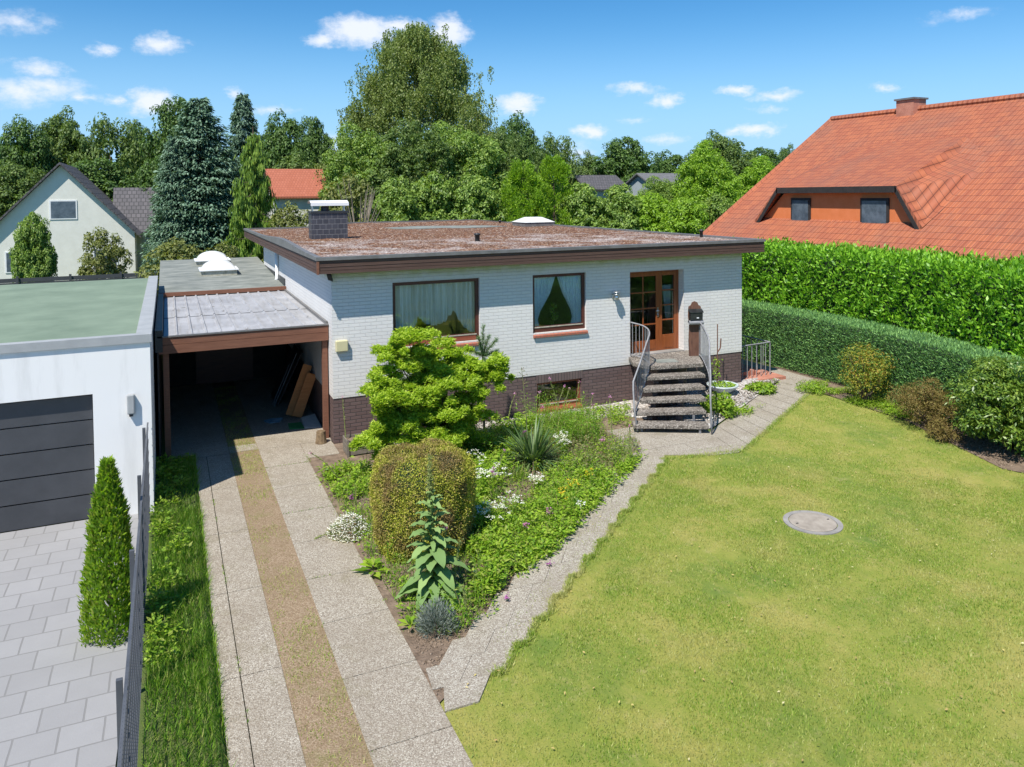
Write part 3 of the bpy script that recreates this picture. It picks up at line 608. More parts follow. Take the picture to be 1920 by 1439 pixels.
b = MB(); b.box(8.77, 8.81, dy-.012, dy+.004, 2.16, 2.42); b.tube([(8.79, dy-.01, 2.33), (8.79, dy-.06, 2.33), (8.7, dy-.06, 2.33)], .011, 8); b.lathe([(.018, 0), (.001, .03)], (8.79, dy-.015, 2.22), 8)
o = b.build('handle', M['brassy'] if 'brassy' in M else M['steel'], fd)
MB().box(x0, x1, -.02, dy+.06, 1.2, 1.238).build('threshold', M['concrete'], house)
# curtains, their own things
def curtain(name, label, xs, top, botf, y, mat, amp=.025, fr=75, gather=None):
    V = []; n = len(xs); m = 26
    for j in range(m):
        for i, x in enumerate(xs):
            t = j/(m-1); zb_ = botf(x); z = top+(zb_-top)*t; xx = x if gather is None else gather(x, t)
            V.append((xx, y+math.sin(x*fr)*amp+math.sin(x*fr*.37)*amp*.5, z+(.012*math.sin(x*90) if j == m-1 else 0)))
    i = np.arange(n*m).reshape(m, n); F = np.stack([i[:-1, :-1], i[:-1, 1:], i[1:, 1:], i[1:, :-1]], -1).reshape(-1, 4)
    o = mesh_np(name, np.array(V), F, mat, None, True); tag(o, label, 'curtain'); return o
px_ = [1.45, 1.75, 1.95, 2.05, 2.2, 2.45, 2.7, 2.85, 2.92, 3.0, 3.15, 3.3, 3.45]; pz_ = [2.15, 2.2, 2.45, 2.66, 2.5, 2.42, 2.5, 2.66, 2.76, 2.6, 2.38, 2.22, 2.18]
curtain('net_curtain', 'white pleated net curtain with scalloped hem inside the wide left window', np.linspace(1.44, 3.46, 260), 3.48, lambda x: float(np.interp(x, px_, pz_)), .2, M['curtain'], .04, 50)
def gL(x, t):
    u = (x-4.98)/.72; right = np.interp(t, [0, .35, .7, .85, 1], [5.66, 5.5, 5.2, 5.14, 5.2]); return 4.98+u*(right-4.98)
def gR(x, t):
    u = (x-5.7)/.7; left = np.interp(t, [0, .35, .7, .85, 1], [5.68, 5.84, 6.08, 6.12, 6.06]); return left+u*(6.4-left)
curtain('door_curtain', 'white cloth gathered behind the glass of the narrow right door leaf', np.linspace(9.0, 9.3, 50), 3.0, lambda x: 2.0, .34, M['curtain'], .015, 120, lambda x, t: 9.0+(x-9.0)*(1-.5*t)+.12*t)
g0 = 'pale blue drapes tied back in the middle window'
o = curtain('drape', 'pale blue drape swept to the left side of the middle window', np.linspace(4.98, 5.7, 120), 3.47, lambda x: 2.16, .165, M['drape'], .02, 85, gL); o['group'] = g0
o = curtain('drape', 'pale blue drape swept to the right side of the middle window', np.linspace(5.7, 6.4, 120), 3.47, lambda x: 2.16, .165, M['drape'], .02, 85, gR); o['group'] = g0
hp = empty('houseplant', (5.66, .3, 2.05), 'slim green houseplant standing between the parted drapes', 'houseplant')
MB().lathe([(.05, 0), (.07, .12), (.06, .12), (.001, .1)], (5.66, .3, 2.05), 12).build('pot', M['terracotta'], hp)
n = 60; D_ = unit(np.c_[rng.normal(size=(n, 2))*.6, rng.uniform(.1, 1, n)]); P_ = np.array([5.66, .3, 2.17])+np.c_[rng.normal(size=(n, 2))*.02, rng.uniform(0, .5, n)]
leafobj('foliage', [leafV(P_, D_, rdir(n), .14, .03)], M['green'], hp)

# ================================================================== things on the wall
mb = empty('meter_box', (.2, -.0, 2.18), 'square beige plastic box on the white wall near the left corner', 'wall box')
b = MB().box(.06, .33, -.1, -.002, 2.06, 2.31); b.build('housing', M['beige'], mb, bevel=.02)
wl = empty('wall_lamp', (7.25, 0, 2.9), 'round brushed steel lamp on the white wall left of the front door', 'wall lamp')
MB().obox((7.25, -.02, 2.86), (.045, 0, 0), (0, .018, 0), (0, 0, .06)).build('wall_plate', M['steel'], wl, bevel=.005)
MB().tube([(7.25, -.03, 2.86), (7.25, -.12, 2.86)], .02, 8).build('arm', M['steel'], wl)
MB().lathe([(.001, .1), (.1, .075), (.105, .06), (.05, .055), (.05, .03), (.085, .02), (.085, .005), (.05, 0), (.05, -.03), (.06, -.05), (.06, -.13), (.001, -.14)], (7.25, -.16, 2.9), 18).build('lamp_shade', M['steel'], wl, True)
fl = empty('security_light', (0, -.1, 3.78), 'small black floodlight under the left corner of the eaves', 'outdoor light')
MB().obox((-.05, -.09, 3.73), (.05, -.02, -.02), (.01, .03, .01), (-.02, -.01, .07)).build('lamp_head', M['black'], fl, bevel=.008)
MB().tube([(0, -.01, 3.72), (-.03, -.05, 3.8), (-.05, -.07, 3.78)], .013, 6).build('bracket', M['black'], fl)

# ================================================================== steps, rails
st = empty('front_steps', (7.8, -1.5, 0), 'exposed aggregate concrete steps curving up to the front door', 'steps')
TR = [(1.215, (7.61, -1.19), (8.97, -1.49)), (1.02, (7.29, -1.41), (8.77, -1.82)), (.82, (7.04, -1.7), (8.53, -2.12)), (.615, (6.85, -1.87), (8.35, -2.38)), (.41, (6.58, -2.06), (8.13, -2.66)), (.205, (6.37, -2.27), (7.87, -3.08))]
b = MB(); b.prism([(7.71, -.001), (7.43, -.62), (7.61, -1.19), (8.97, -1.49), (9.42, -.72), (9.72, -.001)], 1.12, 1.215); b.build('landing', M['step'], st, bevel=.008)
for z, l, r in TR[1:]:
    l, r = np.array(l), np.array(r); d = (r-l)/np.linalg.norm(r-l); nrm = np.array((-d[1], d[0])); dp = .36
    MB().prism([tuple(l), tuple(r), tuple(r+nrm*dp), tuple(l+nrm*dp)], z-.085, z).build('tread', M['step'], st, bevel=.008)
b = MB(); b.prism([(7.85, -.02), (8.0, -.9), (8.8, -1.0), (9.2, -.5), (9.4, -.02)], -.05, 1.118)
b.build('stair_base', M['dark_brick'], st)
b = MB()
for f in (.3, .72):
    pts = [np.array(l)+(np.array(r)-np.array(l))*f for z, l, r in TR]; zs = [z for z, _, _ in TR]
    for k in range(5):
        p, q = pts[k], pts[k+1]; p = p+np.array((-.05, .25)); q = q+np.array((-.05, .25)); d = (q-p)/np.linalg.norm(q-p); s = np.array((-d[1], d[0]))*.06
        b.prism([tuple(p-s), tuple(q-s), tuple(q+s), tuple(p+s)][::-1], [-.05]*4, [zs[k+1]-.087]*4)
b.build('stringer', M['dark_brick'], st)
for x, y, z in ((7.72, -2.95, .12), (7.85, -2.55, .32), (6.6, -2.25, .12)): MB().box(x-.02, x+.02, y-.02, y+.02, -.02, z).build('support_post', M['galv'], st)
def spline(P, m=6):
    P = [np.array(p, float) for p in P]; P = [2*P[0]-P[1]]+P+[2*P[-1]-P[-2]]; o = []
    for i in range(1, len(P)-2):
        for t in np.linspace(0, 1, m, endpoint=False):
            o.append(.5*((2*P[i])+(-P[i-1]+P[i+1])*t+(2*P[i-1]-5*P[i]+4*P[i+1]-P[i+2])*t*t+(-P[i-1]+3*P[i]-3*P[i+1]+P[i+2])*t**3))
    o.append(P[-2]); return o
def railing(label, top, foot, drop, step, end):
    r = empty('stair_railing', (foot[0], foot[1], 0), label, 'railing', 'painted steel railings beside the front steps')
    T = spline(top); MB().tube(T+end, .02, 8).build('handrail', M['galv'], r, True)
    B = [p-np.array((0, 0, drop)) for p in T]; MB().tube(B, .013, 6).build('lower_rail', M['galv'], r, True)
    seg = np.r_[0, np.cumsum([np.linalg.norm(b_-a_) for a_, b_ in zip(T[:-1], T[1:])])]; k = step*.6
    while k < seg[-1]-.03:
        p = np.array([np.interp(k, seg, [q[j] for q in T]) for j in range(3)]); q = np.array([np.interp(k, seg, [q[j] for q in B]) for j in range(3)])
        MB().tube([p, q], .0085, 6).build('baluster', M['galv'], r); k += step
    return r
railing('grey steel railing on the left side of the front steps', [(7.75, -.03, 2.13), (7.82, -.55, 2.1), (7.68, -1.0, 2.02), (7.36, -1.33, 1.82), (7.0, -1.66, 1.55), (6.56, -1.98, 1.12)], (6.5, -2.2), .84, .13, [np.array((6.5, -2.07, .95)), np.array((6.44, -2.2, .55)), np.array((6.46, -2.3, .06))])
railing('grey steel railing on the right side of the front steps', [(9.62, -.03, 2.13), (9.42, -.75, 2.11), (9.06, -1.45, 2.02), (8.83, -1.88, 1.85), (8.55, -2.25, 1.62), (8.18, -2.75, 1.28), (7.9, -3.1, 1.02)], (8, -3), .86, .13, [np.array((7.86, -3.15, .8)), np.array((7.88, -3.16, .3)), np.array((7.9, -3.14, .03))])
# letterbox on its rustic board
lb = empty('letterbox', (9.4, -.75, 1.22), 'black letterbox with newspaper tube on a rustic brown board beside the door', 'letterbox')
ux = np.array((.93, -.25, 0)); ux /= np.linalg.norm(ux); uy = np.array((-ux[1], ux[0], 0)); c0 = np.array((9.33, -.66, 0))
prof = [(-.15, 1.217), (.15, 1.217), (.165, 1.6), (.15, 2.0), (.18, 2.3), (.165, 2.52), (.1, 2.56), (.07, 2.63), (0, 2.66), (-.07, 2.63), (-.1, 2.56), (-.165, 2.52), (-.18, 2.3), (-.15, 2.0), (-.165, 1.6)]
b = MB(); n = len(prof); F_ = [c0+ux*x+uy*-.02+np.array((0, 0, z)) for x, z in prof]; K_ = [c0+ux*x+uy*.02+np.array((0, 0, z)) for x, z in prof]
b.quad(*F_); b.quad(*K_[::-1])
for k in range(n): b.quad(F_[(k+1) % n], F_[k], K_[k], K_[(k+1) % n])
b.build('board', M['rustic'], lb)
cb_ = c0+uy*-.085; bx = MB().obox(cb_+np.array((0, 0, 2.29)), ux*.17, uy*.06, np.array((0, 0, .11))).build('box', M['black'], lb, bevel=.01)
b = MB(); q = lambda x, y, z: c0+ux*x+uy*y+np.array((0, 0, z))
b.quad(q(-.19, -.16, 2.385), q(.19, -.16, 2.385), q(.19, -.02, 2.46), q(-.19, -.02, 2.46)); b.quad(q(-.19, -.02, 2.45), q(.19, -.02, 2.45), q(.19, -.16, 2.375), q(-.19, -.16, 2.375)); b.quad(q(-.19, -.16, 2.375), q(.19, -.16, 2.375), q(.19, -.16, 2.385), q(-.19, -.16, 2.385))
b.build('flap', M['black'], bx)
MB().obox(q(.03, -.147, 2.24), ux*.03, uy*.002, np.array((0, 0, .014))).build('name_plate', M['white_paint'], bx)
b = MB(); b.tube([q(-.2, -.09, 2.11), q(.2, -.09, 2.11)], .06, 16, caps=False); b.tube([q(-.2, -.09, 2.11), q(.2, -.09, 2.11)], .052, 16, caps=False); b.build('newspaper_tube', M['galv'], lb, True)
# grey mat on the landing
o = MB().prism([(7.95, -.95), (8.5, -1.1), (8.6, -.75), (8.05, -.6)], 1.217, 1.227).build('door_mat', M['felt']); tag(o, 'thin grey mat lying on the landing in front of the door', 'mat')
# cellar stairwell right of the house
cr = empty('cellar_railing', (12.3, .3, 0), 'low grey steel railing around the cellar steps at the right house corner', 'railing')
b = MB(); T = [(11.5, .32, 1.07), (12.93, .46, 1.07), (12.93, 3.9, 1.07)]; b.tube(T[:2], .018, 8); b.tube(T[1:], .018, 8); b.build('top_rail', M['galv'], cr)
for x in np.linspace(11.62, 12.93, 8): MB().tube([(x, .32+(x-11.5)*.1, 1.07), (x, .32+(x-11.5)*.1, .1)], .011 if x < 12.9 else .017, 6).build('baluster', M['galv'], cr)
for y in np.linspace(.75, 3.8, 13): MB().tube([(12.93, y, 1.07), (12.93, y, .1)], .011, 6).build('baluster', M['galv'], cr)
b = MB(); b.box(11.5, 13.2, .1, .62, -.03, .1); b.box(12.75, 13.2, .621, 4.2, -.03, .1)
b.box(11.9, 12.6, .63, .9, .0, .22)
o = b.build('cellar_kerb', M['terracotta']); tag(o, 'terracotta tiled kerb around the cellar stairwell', 'kerb')

# ================================================================== carport and garage
cp = empty('carport', (-1.7, 3.8, 0), 'brown timber carport with ribbed grey metal roof left of the house', 'carport')
def ribbed():
    b = MB(); xs = [-3.4]; zs = []
    prof = []
    x = -3.4
    while x < -.05:
        prof += [(x, 0), (x+.225, 0), (x+.245, .035), (x+.27, .035), (x+.29, 0)]; x += .29
    prof = [(min(px, -.03), pz) for px, pz in prof]
    for (y0, y1, z0, z1) in ((.42, 3.14, 2.605, 2.612), (3.08, 7.2, 2.62, 2.63)):
        for (xa, za), (xb, zb_) in zip(prof[:-1], prof[1:]):
            if xb-xa < 1e-4: continue
            b.quad((xa, y0, z0+za), (xb, y0, z0+zb_), (xb, y1, z1+zb_), (xa, y1, z1+za)); b.quad((xa, y0, z0+za-.008), (xa, y0, z0+za), (xb, y0, z0+zb_), (xb, y0, z0+zb_-.008))
    o = b.build('roof_sheet', M['roofsheet'], cp); b = MB()
    for (xa, za), (xb, zb_) in zip(prof[:-1], prof[1:]): b.quad((xa, 3.068, 2.613+za), (xb, 3.068, 2.613+zb_), (xb, 3.082, 2.622+zb_), (xa, 3.082, 2.622+za))
    b.build('lap_seam', M['dark_metal'], cp); return o
ribbed()
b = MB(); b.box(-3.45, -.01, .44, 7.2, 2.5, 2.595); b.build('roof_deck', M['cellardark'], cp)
b = MB(); b.box(-3.5, -.015, .38, .435, 2.445, 2.60); b.box(-3.5, -.015, .372, .43, 2.26, 2.437); b.build('fascia_board', M['carwood'], cp)
b = MB(); b.box(-3.52, -.01, .36, .44, 2.602, 2.63); b.box(-.06, -.012, .44, 7.2, 2.6, 2.68); b.build('metal_trim', M['metal_grey'], cp)
b = MB(); b.box(-3.56, -3.42, .36, 7.2, 2.3, 2.76); b.build('side_upstand', M['dark_metal'], cp)
for x in (-.14, -3.42): MB().box(x, x+.115, .45, .565, 0, 2.26).build('post', M['carwood'], cp)
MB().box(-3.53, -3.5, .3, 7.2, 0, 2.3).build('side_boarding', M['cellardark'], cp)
gz = lambda y: 2.74+(y-7.25)*.045
ga = empty('garage', (-1.7, 11, 0), 'flat felt roofed garage behind the carport with two domed rooflights', 'garage')
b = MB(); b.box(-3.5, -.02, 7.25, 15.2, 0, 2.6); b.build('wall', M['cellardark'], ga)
b = MB(); b.prism([(-3.55, 7.18), (-.005, 7.18), (-.005, 15.2), (-3.55, 15.2)], 2.61, [gz(7.18), gz(7.18), gz(15.2), gz(15.2)]); rf = b.build('roof', M['felt'], ga)
b = MB(); b.box(-3.56, -.01, 7.1, 7.178, 2.66, gz(7.2)+.03); b.build('edge_trim', M['carwood'], ga)
b = MB(); b.box(-2.6, -1.0, 7.205, 7.248, 0, 2.1); gd = b.build('garage_door', M['mahogany'], ga)
for cx, cy in ((-1.72, 10.9), (-1.78, 13.6)):
    z = gz(cy); s = .56
    d_ = MB().box(cx-s, cx+s, cy-s, cy+s, z-.06, z+.14).build('rooflight', M['domeframe'], ga)
    MB().box(cx-s-.05, cx+s+.05, cy-s-.05, cy+s+.05, z+.145, z+.18).build('rim', M['white_paint'], d_)
    V = []; n = 15
    for j in range(n):
        for i in range(n):
            u, v = -1+2*i/(n-1), -1+2*j/(n-1); h = (1-u*u)**.55*(1-v*v)**.55; V.append((cx+u*(s-.02), cy+v*(s-.02), z+.18+.3*h))
    ii = np.arange(n*n).reshape(n, n); F = np.stack([ii[:-1, :-1], ii[:-1, 1:], ii[1:, 1:], ii[1:, :-1]], -1).reshape(-1, 4)
    mesh_np('dome', np.array(V), F, M['dome'], d_, True)
# things kept in the carport
def lean(name, label, cat, c, L, w_, t, tilt, mat, yaw=0, group=None):
    a = np.array((math.sin(tilt), 0, math.cos(tilt))); s = np.array((0, 1, 0)); n_ = np.cross(s, a)
    Rz = np.array(((math.cos(yaw), -math.sin(yaw), 0), (math.sin(yaw), math.cos(yaw), 0), (0, 0, 1))); a, s, n_ = Rz@a, Rz@s, Rz@n_
    o = MB().obox(np.array(c)+a*L/2, a*L/2, s*w_/2, n_*t/2).build(name, mat, bevel=.004); tag(o, label, cat, group); return o
def board(label, x, y, L, w_, tilt):
    a = np.array((math.sin(tilt), 0, math.cos(tilt))); sd_ = np.array((math.cos(tilt), 0, -math.sin(tilt)))
    o = MB().obox(np.array((x, y, .07))+a*L/2, a*L/2, sd_*w_/2, np.array((0, .016, 0))).build('board', M['plank'], bevel=.004); tag(o, label, 'board', 'boards leaning in the carport')
board('shorter orange brown board leaning in the carport, in front of the taller one', -.46, 2.3, 1.1, .24, .36)
board('taller orange brown board leaning in the carport behind the shorter one', -.6, 2.5, 1.3, .22, .36)
tb = lean('folding_table', 'folded dark panel with pale metal legs leaning on the carport wall', 'folding table', (-.75, 4.3, .03), 1.5, 1.3, .03, .45, M['black'])
a = np.array((math.sin(.45), 0, math.cos(.45)))
for y, l_ in ((3.5, 1.45), (3.75, 1.1)): MB().tube([np.array((-.86, y, .06)), np.array((-.86, y+.2, .06))+a*l_], .009, 6).build('leg', M['galv'], tb)
o = MB().prism([(-.75, 1.5), (-.42, 1.42), (-.42, 1.95), (-.72, 1.98)], .012, .024).build('green_carpet', M['green_carpet']); tag(o, 'green piece of carpet on the carport floor', 'carpet')
o = MB().prism([(-.41, 1.42), (-.04, 1.3), (-.04, 2.2), (-.4, 2.1)], .012, [.03, .02, .12, .09]).build('floor_mat', M['mat_cream']); tag(o, 'curled cream mat beside the carport post', 'mat')
pts = [( -1.0+.2*math.cos(t)*(1+.25*math.sin(3*t)), 2.35+.22*math.sin(t)*(1+.3*math.cos(2*t))) for t in np.linspace(0, 2*math.pi, 14, endpoint=False)]
o = MB().prism(pts, .012, [.03+.02*math.sin(k*2.1) for k in range(14)]).build('blue_cloth', M['blue_cloth']); tag(o, 'crumpled blue cloth on the carport floor', 'cloth')
lg = MB().lathe([(.001, 0), (.13, 0), (.11, .12), (.1, .26), (.09, .27), (.001, .28)], (-.25, .18, .01), 11).build('log', M['log']); tag(lg, 'short upright log beside the carport post', 'log')

# ================================================================== planter
pl = empty('planter_box', (.45, -.62, 0), 'weathered wooden planter box at the left house corner', 'planter')
X0_, X1_, Y0_, Y1_ = .08, .82, -1.0, -.55
for k in range(3): MB().box(X0_+.02, X1_-.02, Y0_, Y0_+.022, .03+k*.11, .12+k*.11).build('slat', M['grey_wood'], pl)
for k in range(3): MB().box(X0_, X0_+.022, Y0_+.02, Y1_, .03+k*.11, .12+k*.11).build('slat', M['grey_wood'], pl)
MB().box(X0_+.02, X1_-.02, Y1_-.022, Y1_, .03, .34).build('slat', M['grey_wood'], pl); MB().box(X1_-.022, X1_, Y0_+.02, Y1_, .03, .34).build('slat', M['grey_wood'], pl)
for x in (X0_-.01, X1_-.03): MB().box(x, x+.05, Y0_-.025, Y0_-.002, 0, .37).build('corner_post', M['grey_wood'], pl)
MB().box(X0_+.025, X1_-.025, Y0_+.025, Y1_-.025, .05, .28).build('soil', M['soil'], pl)
# bowl planter right of the steps
bw = empty('planter_bowl', (10.28, -.62, .1), 'shallow pale blue grey bowl filled with green plants right of the steps', 'planter')
cb2 = (10.28, -.62, .1)
M['bowl'] = surf('bowl_glaze', (.4, .46, .48), (.52, .57, .58), 5, .6, .1, 30)
MB().lathe([(.001, 0), (.18, 0), (.18, .03), (.34, .15), (.42, .22), (.42, .25), (.38, .25), (.36, .2), (.001, .2)], cb2, 26).build('bowl', M['bowl'], bw, True)
n = 500; t = rng.uniform(0, 6.28, n); r = .36*np.sqrt(rng.random(n)); P_ = np.c_[cb2[0]+r*np.cos(t), cb2[1]+r*np.sin(t), np.full(n, .3)+rng.random(n)*.05]
leafobj('foliage', [leafV(P_, unit(np.c_[rng.normal(size=(n, 2)), rng.uniform(.2, 1, n)]), rdir(n), .05, .03)], M['weed'], bw)

# ================================================================== foliage helpers
def lump(d, seed, f=3.):
    r = np.random.default_rng(seed); o = np.zeros(len(d))
    for k in range(5):
        a = r.normal(size=3)*f; o += np.sin(d@a+r.uniform(0, 6.28))
    return o/5
def cloud(K, per, R, C, rc, L, Wd, flat=.75, inner=.12, up=.55, seed=1, low=-.75, rmin=.55, amp=.25, pw=.5, core=True):
    """leaf clumps through an uneven ellipsoid volume"""
    R = np.array(R, float); C = np.array(C, float)
    d = rdir(int(K*2.2)); d = d[d[:, 2] > low][:K]; K = len(d)
    rr = (rmin+(1-rmin)*rng.random(K)**pw)*(1+amp*lump(d, seed)); cen = C+d*R*rr[:, None]
    sz = rc*rng.uniform(.65, 1.35, K)
    n = K*per; idx = np.repeat(np.arange(K), per); q = rdir(n); q[:, 2] = np.abs(q[:, 2])*np.where(rng.random(n) < .78, 1, -1)
    P = cen[idx]+q*(sz[idx]*rng.uniform(.55, 1.05, n)**.7)[:, None]*np.array((1, 1, flat))
    P += (d[idx]*0)
    Nn = unit(q+np.array((0, 0, up))+rng.normal(size=(n, 3))*.35); Dd = unit(np.cross(Nn, rdir(n))+q*.25-np.array((0, 0, .2)))
    V = [leafV(P, Dd, Nn, L*rng.uniform(.6, 1.25, n), Wd*rng.uniform(.7, 1.2, n))]
    m = int(n*inner)
    if m:
        q = rdir(m)*(rng.random(m)**.5)[:, None]*.75; V.append(leafV(C+q*R, rdir(m), rdir(m), L*1.7, Wd*2.0))
    return V, cen
def trunk_mb(C, H, r, cen, zt=.62, n=7, base=(0, 0, 0)):
    b = MB(); base = np.array(base, float); top = np.array(C)*1.0; top = np.array((top[0], top[1], base[2]+H*zt)); k = 7
    path = [base+(top-base)*t+np.array((math.sin(t*5)*.012*H, math.cos(t*4)*.012*H, 0)) for t in np.linspace(0, 1, k)]
    b.tube(path, [r*(1.35-1.15*t) if t else r*1.6 for t in np.linspace(0, 1, k)], 8)
    sel = cen[rng.permutation(len(cen))[:n*3]]
    for c in sel[:n*2]:
        f = rng.uniform(.35, .95); p = path[0]+(top-path[0])*f; m = (p+c)/2+np.array((0, 0, -.02*H))
        b.tube([p, m, c], [r*.42*(1.2-f), r*.25*(1.2-f), r*.05], 5, caps=False)
    return b
def px_place(px, ytop, wpx, Y):
    p = on(1, Y, px, ytop); dep = (p-CAM)@FW; return p[0], p[2], wpx*dep/FPX
# ---- tree prototypes (10 m high, 8 m wide at the origin) and copies
PROTO = {}
def proto_tree(key, name, crown_parts, cen, cmat, tmat, zt=.6, r=.28, n=7):
    e = bpy.data.objects.new(name, None); e.empty_display_size = .1
    F = np.concatenate(crown_parts)
    col.objects.link(e)
    crown = mesh_np('crown', F, np.arange(len(F)).reshape(-1, 4), cmat, e); tr = trunk_mb((0, 0, 5), 10, r, cen, zt, n).build('trunk', tmat, e, True)
    PROTO[key] = [e, crown, tr, False]
def put_tree(key, x, y, zt, wd, label, cat, group=None, rot=None, wy=None, name=None):
    e, c, t, used = PROTO[key]
    if used:
        e2 = e.copy(); col.objects.link(e2)
        for ch in (c, t): o = ch.copy(); col.objects.link(o); o.parent = e2
    else: e2 = e; PROTO[key][3] = True
    if name: e2.name = name
    e2.location = (x, y, 0); e2.scale = (wd/8, (wy or wd)/8, zt/10); e2.rotation_euler = (0, 0, rng.uniform(0, 6.28) if rot is None else rot)
    tag(e2, label, cat); 
    if group: e2['group'] = group
    elif 'group' in e2: del e2['group']
    return e2
for i, (mt, L) in enumerate((('oak', .25), ('oak2', .25), ('oak', .25))):
    V, cen = cloud(360, 95, (3.7, 3.7, 3.9), (0, 0, 5.6), .62, L, .17, seed=20+i, low=-.9, rmin=.5, amp=.3)
    proto_tree('oak%d' % i, 'oak_tree', V, cen, M[mt], M['bark'])
V, cen = cloud(120, 60, (3.7, 3.7, 3.6), (0, 0, 6.0), .75, .3, .2, seed=33, low=-.7, rmin=.45, amp=.35, inner=.03)
proto_tree('airy', 'airy_tree', V, cen, M['oak2'], M['bark'], .7, .22, 12)
V, cen = cloud(560, 90, (3.9, 3.9, 5.2), (0, 0, 4.6), .5, .2, .13, seed=41, low=-1, rmin=.6, amp=.22)
proto_tree('green', 'leafy_tree', V, cen, M['green'], M['bark'])
V, cen = cloud(520, 80, (3.9, 3.9, 4.9), (0, 0, 4.9), .48, .19, .13, seed=47, low=-1, rmin=.6, amp=.22)
proto_tree('green2', 'leafy_tree', V, cen, M['oak2'], M['bark'])
V, cen = cloud(380, 80, (3.9, 3.9, 5.0), (0, 0, 4.8), .6, .26, .15, seed=43, low=-1, rmin=.6, amp=.22)
proto_tree('bright', 'bright_tree', V, cen, M['bright'], M['bark'])
V, cen = cloud(300, 95, (3.8, 3.8, 5.2), (0, 0, 4.3), .68, .36, .21, seed=44, low=-1, rmin=.62, amp=.2)
proto_tree('shrub', 'shrub', V, cen, M['green'], M['bark'])
V, cen = cloud(300, 90, (3.8, 3.8, 5.2), (0, 0, 4.3), .68, .36, .2, seed=45, low=-1, rmin=.62, amp=.2)
proto_tree('shrub_b', 'shrub', V, cen, M['bright'], M['bark'])
V, cen = cloud(120, 60, (3.7, 3.7, 4.6), (0, 0, 4.8), .8, .45, .25, seed=46, low=-1, rmin=.5, amp=.35, inner=.02)
proto_tree('shrub_o', 'shrub', V, cen, M['olive'], M['twig'], .7, .25, 14)
# conifers
def fir_parts(levels, R, H, L, Wd, droop, dens=11, pw=.85, curtain=0):
    P, Dd, Nn, LL = [], [], [], []; cen = []
    for z in np.linspace(.03, .985, levels):
        r = R*(1-z)**pw*rng.uniform(.75, 1.12)+.12; nb = max(4, int(7+13*(1-z)))
        for k in range(nb):
            a = rng.uniform(0, 6.28); rr = r*rng.uniform(.7, 1.1); out = np.array((math.cos(a), math.sin(a), 0)); side = np.array((-out[1], out[0], 0))
            if rng.random() < .04: cen.append(out*rr*.8+np.array((0, 0, z*H)))
            m = int(dens*(.4+rr/R))
            t = rng.uniform(.3, 1.05, m); zz = z*H-droop*rr*t+.9*droop*rr*t*t*.9
            p = out[None]*(rr*t)[:, None]+side[None]*(rng.normal(size=m)*.16*rr*t)[:, None]; p[:, 2] = zz+rng.normal(size=m)*.06
            P.append(p); Dd.append(out[None]+side[None]*rng.normal(size=(m, 1))*.7+np.array((0, 0, -.25))+rng.normal(size=(m, 3))*.15); Nn.append(np.tile((0, 0, 1.), (m, 1))+rng.normal(size=(m, 3))*.3); LL.append(np.full(m, L))
    P, Dd, Nn, LL = map(np.concatenate, (P, Dd, Nn, LL)); return [leafV(P, Dd, Nn, LL*rng.uniform(.6, 1.3, len(P)), Wd)], np.array(cen)
V, cen = fir_parts(95, 3.9, 10, .36, .13, .35, 48, .5)
proto_tree('fir', 'fir_tree', V, cen, M['fir'], M['bark'], .95, .2, 2)

# ================================================================== background trees
far = 'oaks standing in a row behind the gardens'
for (px, yt, wp, Y, k, lab) in [
    (45, 222, 120, 58, 0, 'dark oak at the far left edge of the tree line'), (115, 203, 130, 62, 1, 'dark oak with twin humps above the white gabled house'),
    (205, 200, 120, 60, 3, 'loose crowned oak right of the twin humped oak above the dark roofs'), (262, 232, 80, 66, 0, 'low dark oak in the dip of the left tree line'), (335, 187, 125, 58, 2, 'tallest dark round oak behind the blue firs'),
    (520, 212, 120, 56, 0, 'dark oak right of the blue firs'), (590, 222, 90, 60, 2, 'dark oak with round crown left of the birch'),
    (30, 300, 150, 52, 1, 'dark bushy tree behind the white gabled house, left one'), (180, 300, 170, 50, 2, 'dark bushy tree behind the white gabled house, right one'), (300, 290, 110, 47, 0, 'dark bushy tree left of the blue firs'),
    (560, 285, 140, 50, 1, 'dark bushy tree behind the small red roof'),
    (965, 214, 110, 62, 0, 'dark oak just right of the birch'), (1040, 238, 90, 54, 3, 'airy tree with see-through crown right of the birch'),
    (1100, 285, 80, 72, 1, 'small dark oak left of the dome shaped oak'), (1170, 260, 130, 66, 2, 'dome shaped dark oak above the grey roofs'), (1245, 285, 110, 74, 0, 'low dark oak between the dome shaped oak and the tall right oak'),
    (1350, 247, 135, 64, 1, 'tall dark oak left of the red roof'), (1430, 278, 110, 66, 2, 'low oak behind the red roof verge'), (1480, 272, 60, 90, 0, 'distant small tree beside the red roof verge')]:
    x, z, wd = px_place(px, yt, wp, Y); put_tree(('oak%d' % k) if k < 3 else 'airy', x, Y, z, wd, lab, 'tree', far)
mid = 'leafy trees behind the flat roof'
for (px, yt, wp, Y, k, lab) in [
    (690, 232, 170, 37, 'green', 'leafy green tree below the birch, left one'), (775, 235, 190, 35, 'green2', 'leafy green tree below the birch, middle one'), (865, 226, 190, 36, 'green', 'leafy green tree below the birch, right one'),
    (945, 250, 130, 38, 'green2', 'green tree between the birch and the bright thuja'), (1325, 273, 125, 40, 'bright', 'light green tree in front of the tall right oak'),
    (1430, 300, 120, 42, 'bright', 'light green tree against the red roof verge'), (1245, 330, 100, 46, 'green', 'green tree behind the grey blue roof')]:
    x, z, wd = px_place(px, yt, wp, Y); put_tree(k, x, Y, z, wd, lab, 'tree', mid)
hg = 'shrubs of the overgrown hedge behind the flat roof'
